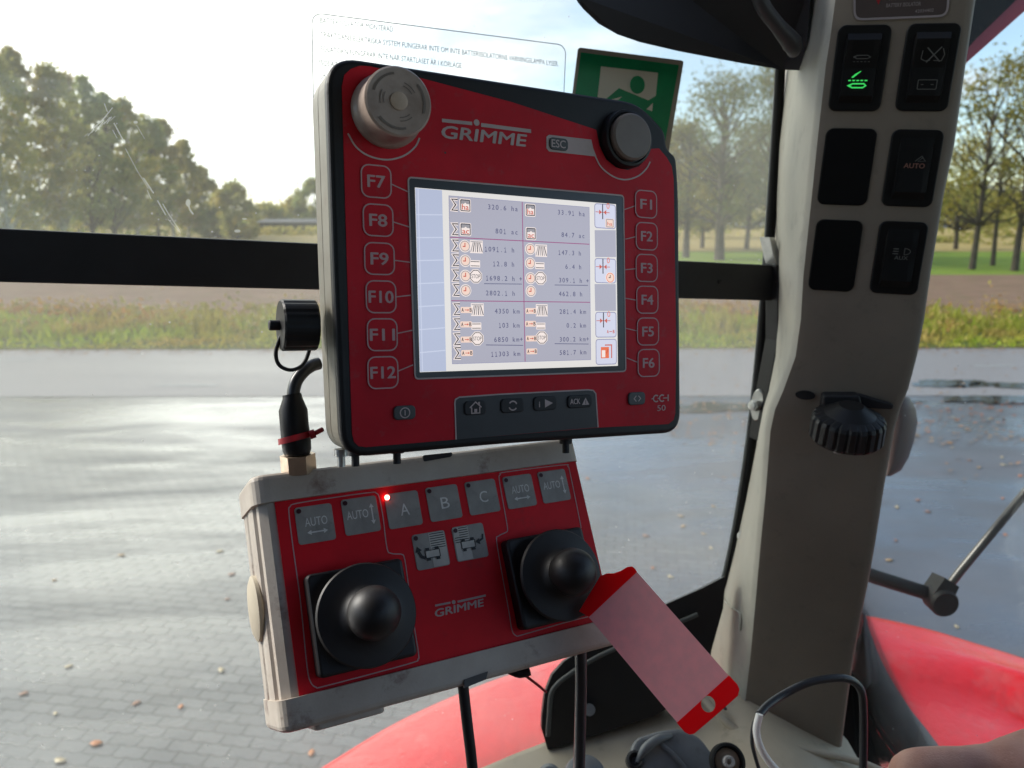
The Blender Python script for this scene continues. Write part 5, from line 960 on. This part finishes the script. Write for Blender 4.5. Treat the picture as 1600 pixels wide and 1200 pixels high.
oo = [tg(*p) for p in ((1138, 1055), (1151, 1069), (1154.5, 1077), (1152, 1087), (1116, 1119), (1084, 1146), (1077, 1147.5), (1070, 1144), (1057, 1129))]; oo = [tuple(v) for v in oo]
b = MB(); hc = tg(1106, 1100); N2 = 48
def edge_hit(ang):
    d = Vector((cos(ang), sin(ang))); best = None
    for i in range(len(oo)):
        p, q = Vector(oo[i])-Vector(hc), Vector(oo[(i+1) % len(oo)])-Vector(hc); e_ = q-p; den = d.x*e_.y-d.y*e_.x
        if abs(den) < 1e-12: continue
        tt = (p.x*e_.y-p.y*e_.x)/den; uu = (p.x*d.y-p.y*d.x)/den
        if tt > 0 and -1e-6 <= uu <= 1+1e-6 and (best is None or tt < best): best = tt
    return (hc[0]+d.x*best, hc[1]+d.y*best)
angs = sorted([i*2*pi/N2 for i in range(N2)] + [math.atan2(q[1]-hc[1], q[0]-hc[0]) % (2*pi) for q in oo]); rh = (Vector(ho[0])-Vector(hc)).length
out_ = [edge_hit(a) for a in angs]; in_ = [(hc[0]+rh*cos(a), hc[1]+rh*sin(a)) for a in angs]; z0, z1 = 0, .0009*zf
b.grid([[Vector((*p, z1)) for p in out_], [Vector((*p, z1)) for p in in_], [Vector((*p, z0)) for p in in_], [Vector((*p, z0)) for p in out_], [Vector((*p, z1)) for p in out_]], TAGR, smooth=False, closed=True); b.build('punched_end', tgr)
# ================================================================== sill, black panel, small fittings at the bottom
def cslab(name, front, back_off, m, label, cat, bev=None, root=True):
    """front: list of (px, py, depth) around a face; extruded by back_off (camera space)"""
    P = [C(*p) for p in front]; off = CM.to_3x3() @ Vector((back_off[0], -back_off[1], -back_off[2])); M = Matrix.Translation(sum(P, Vector())/len(P)); Q = rel(M, P); R_ = [q + off for q in Q]; n = len(Q)
    b = MB(); b.add(Q + R_, [tuple(range(n)), tuple(range(n, 2*n))[::-1]] + [(i, n+i, n+(i+1) % n, (i+1) % n) for i in range(n)], m); o = b.build(name, M=M); 
    if label: tag(o, label, cat)
    return o
bp_ = cslab('lower_door_panel', [(849, 1148, .80), (846, 1139, .80), (847, 1117, .80), (851, 1084, .80), (863, 1054, .80), (882, 1033, .80), (905, 1018, .80), (960, 985, .80), (1041, 944, .80), (1100, 918, .80), (1134, 900, .80), (1130, 950, .80), (1112, 1015, .80), (1100, 1075, .80), (1020, 1120, .80), (925, 1150, .80), (856, 1172, .80)], (0, .01, .03), mat('black panel', (.010, .010, .011), .5, bump=.2, bscale=400), 'black rounded panel below the window glass, right of the hanging cable', 'panel')
M_ = bp_.matrix_world.copy() if False else Matrix.Translation(bp_.location)
b = MB(); b.tube(loc([(856, 1150, .79), (858, 1120, .79), (861, 1085, .79), (870, 1070, .79), (884, 1058, .79), (918, 1035, .79), (960, 1014, .79), (1030, 985, .79), (1090, 960, .79)], M_), .0025, mat('panel rim', (.07, .075, .07), .5), n=8, sub=4); b.build('rim', bp_)
b = MB(); b.tube(loc([(921, 1109, .80), (921, 1109, .785)], M_), .006, GREYP, n=14); b.build('screw', bp_)
# sill: beige trim surface in three strips, rolling over towards the cab
E_ = [(640, 1262, .80), (750, 1201, .80), (806, 1177, .81), (856, 1158, .82), (920, 1136, .83), (1000, 1107, .84), (1060, 1082, .85), (1110, 1050, .85), (1150, 1048, .84), (1230, 1095, .83), (1318, 1150, .81), (1336, 1182, .80), (1350, 1240, .78)]
far_ = [C(*p) for p in E_]; down = Vector((0, 0, -1)); tow = Vector((0, -1, 0))
M_ = Matrix.Translation(C(1000, 1180, .75)); rws = [[p + down*.25 + Vector((0, .02, 0)) for p in far_], [p + down*.02 + Vector((0, .006, 0)) for p in far_], [p for p in far_], [p + tow*.010 + Vector((0, 0, .002)) for p in far_], [p + tow*.08 + down*.004 for p in far_], [p + tow*.20 + down*.015 for p in far_], [p + tow*.24 + down*.06 for p in far_], [p + tow*.25 + down*.5 for p in far_]]
b = MB(); b.grid([rel(M_, r) for r in rws], SILL); sl = b.build('window_sill', M=M_); tag(sl, 'beige moulded sill trim under the side window at the foot of the pillar', 'sill')
M2 = Matrix.Translation(C(1180, 1150, .78)); b = MB(); b.tube(loc([(1098, 1090, .785), (1118, 1112, .775), (1150, 1140, .765), (1190, 1155, .755), (1260, 1172, .755), (1340, 1190, .755), (1400, 1215, .75)], M_), [.004, .004, .004, .0035, .0035, .0035, .0035], SILL, n=10, sub=5); b.build('moulding_edge', sl)
b = MB(); b.tube(loc([(1096, 1080, .80), (1112, 1085, .795), (1124, 1096, .79), (1136, 1112, .79), (1142, 1128, .79)], M_), .0016, GREYP, n=8, sub=4); b.build('moulding_groove', sl)
def disc_at(px, py, d, normal_up=0.6):   # frame whose z points up and towards the viewer
    o = C(px, py, d); zz_ = Vector((0, -sqrt(1-normal_up**2), normal_up)).normalized(); xx_ = Vector((1, 0, 0)); yy_ = zz_.cross(xx_); Mx = Matrix((xx_, yy_, zz_)).transposed().to_4x4(); Mx.translation = o; return Mx
SM = disc_at(1137, 1190, .66); sr = empty('socket', SM, 'round black ringed socket with a pale nozzle, between grey handle and white cable', 'socket')
b = MB(); b.lathe([(.0148, -.006), (.0152, 0), (.0145, .003), (.0128, .004), (.0114, .002), (.0110, -.004)], RUB, n=40); b.build('ring', sr)
b = MB(); b.lathe([(.0110, -.005), (.0106, -.001), (.006, 0), (.0, 0)], mat('socket tan', (.30, .24, .17), .6, var=.3, vscale=60), n=32); b.build('insert', sr)
b = MB(); b.lathe([(.0050, 0), (.0050, .005), (.0042, .0060), (.0024, .0060), (.0020, .003), (0, .003)], mat('nozzle grey', (.42, .40, .37), .5), n=24); b.build('nozzle', sr)
b = MB(); b.lathe([(.0045, 0), (.0045, .004), (.003, .005), (0, .005)], METAL, Matrix.Translation((-.0190, -.010, .0)), n=14); b.build('pin', sr)
HM = disc_at(1050, 1180, .70, .75); hr_ = empty('latch_handle', HM, 'grey plastic latch handle lying on the beige sill below the red tag', 'handle')
def hm(px, py, z=0): return on(HM, px, py, z)
b = MB(); b.prism(roundpoly([hm(984, 1225), hm(983, 1172), hm(993, 1154), hm(1030, 1143), hm(1060, 1139), hm(1092, 1153), hm(1118, 1188), hm(1125, 1230)], .006, 4), -.006, .006, GREYP, bev=.004); b.build('base', hr_)
b = MB(); b.tube([Vector((*hm(996, 1190, .008), .006)), Vector((*hm(1008, 1170, .012), .012)), Vector((*hm(1028, 1155, .012), .012)), Vector((*hm(1050, 1149, .008), .006))], [.002, .0042, .0042, .002], GREYP, n=14, sub=4); b.tube([Vector((*hm(1030, 1160, .008), .007)), Vector((*hm(1052, 1178, .010), .009)), Vector((*hm(1072, 1200, .010), .007))], .0022, GREYP, n=10, sub=4); b.build('grip', hr_)
b = MB(); b.lathe([(.008, 0), (.008, .009), (.006, .010), (.003, .006), (0, .006)], BLKM, Matrix.Translation((*hm(992, 1188, .006), .0)), n=16); b.build('pivot', hr_)
for (px, py, s, lb) in ((914, 1216, .019, 'grey rounded plastic stud on the sill beside the hanging cable'), (858, 1216, .011, 'small grey plastic stud at the bottom edge of the sill')):
    Mx = disc_at(px, py, .66, .8); b = MB(); b.lathe([(s, -.01), (s, .0), (s*.9, .008), (s*.6, .012), (0, .013)], GREYP, n=32); tag(b.build('stud', M=Mx), lb, 'stud')
# cable loop with a white stretch
cl_ = [(1347, 1250, .66), (1349, 1180, .66), (1349, 1110, .655), (1345, 1078, .65), (1328, 1062, .645), (1300, 1060, .64), (1262, 1067, .635), (1225, 1085, .63), (1200, 1102, .62), (1186, 1117, .612)]
M_ = Matrix.Translation(C(1340, 1240, .66)); b = MB(); b.tube(loc(cl_, M_), .0033, CABLE, n=14, sub=6); o = b.build('cable', M=M_); tag(o, 'black cable looping over the pillar foot and ending in a white stretch', 'cable')
b = MB(); b.tube(loc([(1184, 1118, .612), (1177, 1134, .612), (1175, 1158, .612), (1180, 1182, .612), (1190, 1215, .612)], M_), .0016, CABLE, n=10, sub=5); b.build('shadow_line', o)  # thin black tube drawn as the shadow line beside the white jacket
b = MB(); b.tube(loc([(1187, 1116, .603), (1182, 1140, .602), (1187, 1165, .60), (1200, 1188, .60), (1220, 1210, .60), (1250, 1240, .60)], M_), .0029, WHT, n=14, sub=6); b.build('white_jacket', o)
# grey curved strut right of the pillar + black sheet standing in for the dark void
gs = []
for (yl, xl_, xr_) in ((960, 1349, 1352), (985, 1345, 1359), (1020, 1340, 1372), (1050, 1336, 1386), (1080, 1352, 1404), (1110, 1362, 1424), (1140, 1376, 1448), (1172, 1395, 1472), (1230, 1440, 1530)): gs.append([(xl_, yl, .86), ((xl_*.65+xr_*.35), yl, .85), ((xl_*.2+xr_*.8), yl, .855), (xr_, yl, .865)])
M_ = Matrix.Translation(C(1440, 1230, .86)); b = MB(); fr = [rel(M_, [C(*p) for p in r]) for r in gs]; bk = CM.to_3x3() @ Vector((0, 0, -.02)); b.grid([r + [q + bk for q in r[::-1]] for r in fr], mat('grey fender trim', (.24, .225, .23), .4, var=.2, vscale=8, rvar=.2), closed=True); tag(b.build('door_frame', M=M_), 'curved grey frame strip between the pillar foot and the red fender', 'frame')
cslab('dark_void_sheet', [(1318, 1050, .88), (1340, 1060, .88), (1352, 1100, .88), (1372, 1145, .88), (1420, 1215, .88), (1500, 1300, .88), (1240, 1300, .88), (1290, 1150, .88)], (0, 0, .03), BLKM, 'black sheet standing in for the dark void behind the pillar foot and the looping cable', 'panel')
# the driver's hand: forearm, back of the hand and five curled fingers as one skinned surface
SKIN = mat('skin', (0.60, 0.335, 0.255), 0.52, col2=(0.50, 0.255, 0.19), vscale=55, bump=0.9, bscale=900, grime=((0.68, 0.43, 0.34), 4, 0.45))
SKIN.node_tree.nodes['Principled BSDF'].inputs['Subsurface Weight'].default_value = 0.12; SKIN.node_tree.nodes['Principled BSDF'].inputs['Subsurface Radius'].default_value = (.006, .002, .001); SKIN.node_tree.nodes['Principled BSDF'].inputs['Subsurface Scale'].default_value = 1.0
HMx = Matrix.Translation(C(1700, 1215, .45)); sv = []; se = []; sr_ = []
def jn(px, py, d, r, par=None):
    sv.append(rel(HMx, [C(px-8, py-12-max(0, min(14, (px-1430)*.07)), d)])[0]); sr_.append(r*1.12)
    if par is not None: se.append((par, len(sv)-1))
    return len(sv)-1
wri = jn(1800, 1206, .452, .0235); f1 = jn(1990, 1215, .45, .030, wri); f2 = jn(2220, 1260, .44, .036, f1); f3 = jn(2500, 1340, .42, .042, f2)
carp = jn(1640, 1228, .455, .0245, wri)
# metacarpals and fingers: index on top, little finger lowest; each bends away from the viewer and back towards the palm
for k, (mx_, my_, md, mr, ln) in enumerate(((1428, 1221, .455, .0128, 1.0), (1412, 1268, .462, .0130, 1.08), (1424, 1312, .466, .0122, 1.0), (1446, 1352, .468, .0110, .82))):
    m0 = jn((1640+mx_)//2 + 10, (1222+k*24+my_)//2, .456+k*.003, mr*1.12, carp); m1 = jn(mx_, my_, md, mr, m0)
    p1 = jn(mx_-8, my_+14, md+.036*ln, mr*.80, m1); p2 = jn(mx_+42, my_+22, md+.056*ln, mr*.70, p1); p3 = jn(mx_+92, my_+20, md+.046*ln, mr*.62, p2); jn(mx_+108, my_+18, md+.036*ln, mr*.50, p3)
t0_ = jn(1610, 1285, .435, .0150, carp); t1_ = jn(1545, 1325, .432, .0120, t0_); t2_ = jn(1480, 1345, .440, .0098, t1_); jn(1440, 1350, .455, .0080, t2_)
me_ = bpy.data.meshes.new('hand_base'); me_.from_pydata([tuple(v) for v in sv], se, []); ho_ = bpy.data.objects.new('hand_base', me_); COL.objects.link(ho_)
md_ = ho_.modifiers.new('Skin', 'SKIN'); md_.use_smooth_shade = True; md_.branch_smoothing = 0.6
if not me_.skin_vertices:
    bpy.context.view_layer.objects.active = ho_; bpy.context.view_layer.update()
for i, r in enumerate(sr_): me_.skin_vertices[0].data[i].radius = (r, r); me_.skin_vertices[0].data[i].use_root = (i == 0)
sb_ = ho_.modifiers.new('Subdivision', 'SUBSURF'); sb_.levels = 3; sb_.render_levels = 3
hm_ = bpy.data.meshes.new_from_object(ho_.evaluated_get(bpy.context.evaluated_depsgraph_get())); bpy.data.objects.remove(ho_)
for v in hm_.vertices: v.co += v.normal*(noise.noise(v.co*90)*.0007)
hm_.materials.clear(); hm_.materials.append(SKIN); hm_.polygons.foreach_set('use_smooth', [True]*len(hm_.polygons)); hm_.polygons.foreach_set('material_index', [0]*len(hm_.polygons))
ho_ = bpy.data.objects.new('person', hm_); COL.objects.link(ho_); ho_.matrix_world = HMx; tag(ho_, 'bare hand and wrist of a person, fingers curled, at the bottom right corner', 'person')
# ================================================================== outside the rear window
WM = Matrix.Translation(C(1475, 930, 1.0)); wr = empty('window_stay', WM, 'black jointed stay arm with a grey rod outside the rear window', 'stay arm')
b = MB(); b.tube(loc([(1345, 893, .98), (1366, 901, .985), (1446, 926, 1.0)], WM), .0092, RUB, n=18); b.tube(loc([(1440, 924, .999), (1456, 929, 1.0)], WM), .0080, BLKM, n=14); b.build('sleeve', wr)
JM = WM @ Matrix.Rotation(radians(38), 4, 'Y'); b = MB(); b.lathe([(.016, -.014), (.0178, -.011), (.0178, .011), (.016, .014), (.008, .014)], RUB, Matrix.Translation(Vector(loc([(1469, 937, .99)], WM)[0])) @ Matrix.Rotation(radians(90), 4, 'X'), n=28)
q = loc([(1458, 930, .98), (1477, 903, .98), (1499, 917, .98), (1487, 944, .98)], WM); bk = CM.to_3x3() @ Vector((0, 0, -.03)); b.add(q + [p + bk for p in q], [(0, 1, 2, 3), (7, 6, 5, 4), (0, 4, 5, 1), (1, 5, 6, 2), (2, 6, 7, 3), (3, 7, 4, 0)], RUB); b.build('joint', wr)
b = MB(); b.tube(loc([(1484, 914, 1.0), (1500, 893, .995), (1600, 772, .97), (1680, 676, .95)], WM), .0054, mat('grey steel rod', (.09, .085, .08), .35, metal=.5), n=16); b.build('rod', wr)
LMx = Matrix.Translation(C(1405, 690, 1.0)); b = MB(); rws = []
for (y, x0, x1) in ((616, 1404, 1408), (622, 1396, 1422), (640, 1388, 1431), (660, 1384, 1434), (690, 1380, 1428), (715, 1378, 1420), (735, 1377, 1408), (744, 1380, 1392)):
    r = [];
    for k in range(20): a = 2*pi*k/20; r.append(C((x0+x1)/2 + (x1-x0)/2*cos(a), y, 1.0 - .025*sin(a)))
    rws.append(rel(LMx, r))
b.grid(rws, mat('smoked lamp lens', (.075, .045, .04), .45, spec=.25), closed=True); b.add(rws[0], [tuple(range(20))], BLKM); b.add(rws[-1], [tuple(range(20))], BLKM); tag(b.build('work_lamp', M=LMx), 'smoky grey rounded lamp housing peeking out right of the pillar', 'lamp')
# rear pane
RW = frame((0.395, 0.0, .78), (.36, -.02, -.93), (0, .976, .2156)); b = MB(); b.prism([(-.14, -.62), (.42, -.62), (.42, .52), (-.14, .52)], -.002, .002, GLASSR); o = b.build('rear_window', M=RW); tag(o, 'clear rear window glass right of the pillar', 'window')
# fender
ridge = [(330, 1330, .98), (430, 1250, 1.02), (505, 1200, 1.06), (620, 1131, 1.14), (740, 1077, 1.22), (860, 1035, 1.30), (1000, 992, 1.38), (1150, 966, 1.44), (1280, 957, 1.47), (1355, 963, 1.47), (1450, 983, 1.45), (1520, 1004, 1.42), (1600, 1029, 1.38), (1720, 1075, 1.28), (1850, 1140, 1.18)]
R_ = cat([C(*p) for p in ridge], 5); FM = Matrix.Translation(C(1150, 1100, 1.3)); nF = len(R_); rws = []
lat = [(.02, -.16), (.035, -.09), (.030, -.03), (.012, -.005), (0, 0), (-.02, .002), (-.08, .006), (-.16, .010), (-.20, .004), (-.215, -.004), (-.30, -.008), (-.42, -.012), (-.55, -.03), (-.62, -.10), (-.63, -.40)]
for (dy, dz) in lat:
    row = []
    for i, p in enumerate(R_):
        u = i/(nF-1); wob = .0; z = dz
        if -.25 < dy < -.10: z += .035*math.exp(-((u-.90)/.16)**2)*(1 if dy > -.19 else -1.2)
        row.append(p + Vector((0, dy, z)))
    rws.append(rel(FM, row))
b = MB(); b.grid(rws, FEND); fo = b.build('fender', M=FM); tag(fo, 'wet bright red rear fender of the tractor outside the windows', 'fender')
# roof parts
vr = [(897, -8, .60), (903, 4, .60), (912, 15, .61), (935, 37, .62), (965, 54, .63), (1000, 66, .64), (1060, 80, .66), (1160, 99, .69), (1222, 109, .71), (1250, 110, .70), (1262, 60, .68), (1268, -30, .66), (1290, -160, .64), (820, -200, .58), (868, -80, .59)]
rf = cslab('roof_console', vr, (0.02, -.10, .05), HEAD, 'dark rounded roof console at the top, left of the pillar', 'console')
M_ = Matrix.Translation(rf.location); b = MB(); b.tube(loc([(1170, -60, .60), (1190, 5, .61), (1215, 40, .62), (1238, 68, .63), (1240, 82, .64)], M_), [.006, .006, .006, .008, .005], mat('dark grey rod', (.035, .035, .038), .5), n=12, sub=4); b.build('visor_rod', rf)
cslab('roof_edge', [(1505, 102, 1.0), (1517, 92, 1.0), (1600, 18, 1.0), (1700, -70, 1.0), (1700, -120, 1.0), (1640, -50, 1.0), (1590, -3, 1.0), (1524, 60, 1.0), (1505, 75, 1.0)], (.03, -.02, .06), REDR, 'red outer roof edge above the rear window, top right corner', 'roof')
cslab('roof_gutter', [(1500, 90, .985), (1524, 62, .985), (1590, -2, .985), (1680, -90, .985), (1500, -160, .985)], (0, 0, .03), RUB, 'black inner roof lining above the rear window', 'roof')
# unseen cab around the viewpoint: roof, floor, walls raised to cut light
SHELL = mat('cab lining', (.09, .065, .05), .85); b = MB()
def abox(b, x0, x1, y0, y1, z0, z1, m): b.add([(x, y, z) for z in (z0, z1) for x, y in ((x0, y0), (x1, y0), (x1, y1), (x0, y1))], [(0, 3, 2, 1), (4, 5, 6, 7), (0, 1, 5, 4), (1, 2, 6, 5), (2, 3, 7, 6), (3, 0, 4, 7)], m)
cabr = empty('cab_shell', Vector((0, -.3, 1.25)), 'dark unseen lining of the tractor cab around the viewpoint, walls raised to dim the inside', 'cab')
def cbuild(name, *a):
    b = MB(); x0, x1, y0, y1, z0, z1 = a; abox(b, x0, x1, y0+.3, y1+.3, z0-1.25, z1-1.25, SHELL); return b.build(name, cabr)
cbuild('roof_lining', -.95, .95, -1.2, .42, 3.06, 3.14); cbuild('cab_floor', -.9, .8, -1.1, .3, 1.20, 1.25); cbuild('rear_shade_wall', -.9, .9, -1.2, -1.14, 1.2, 3.0); cbuild('side_shade_wall', .84, .9, -1.1, .12, 1.2, 2.72); cbuild('front_shade_wall', -.95, -.9, -1.1, .12, 1.2, 2.75)
cbuild('corner_post', -.9, -.8, -1.2, -1.1, 2.5, 3.1); cbuild('corner_post', .8, .9, -1.2, -1.1, 2.5, 3.1)
cbuild('seat_back', -.28, .28, -.75, -.62, 1.6, 2.75)
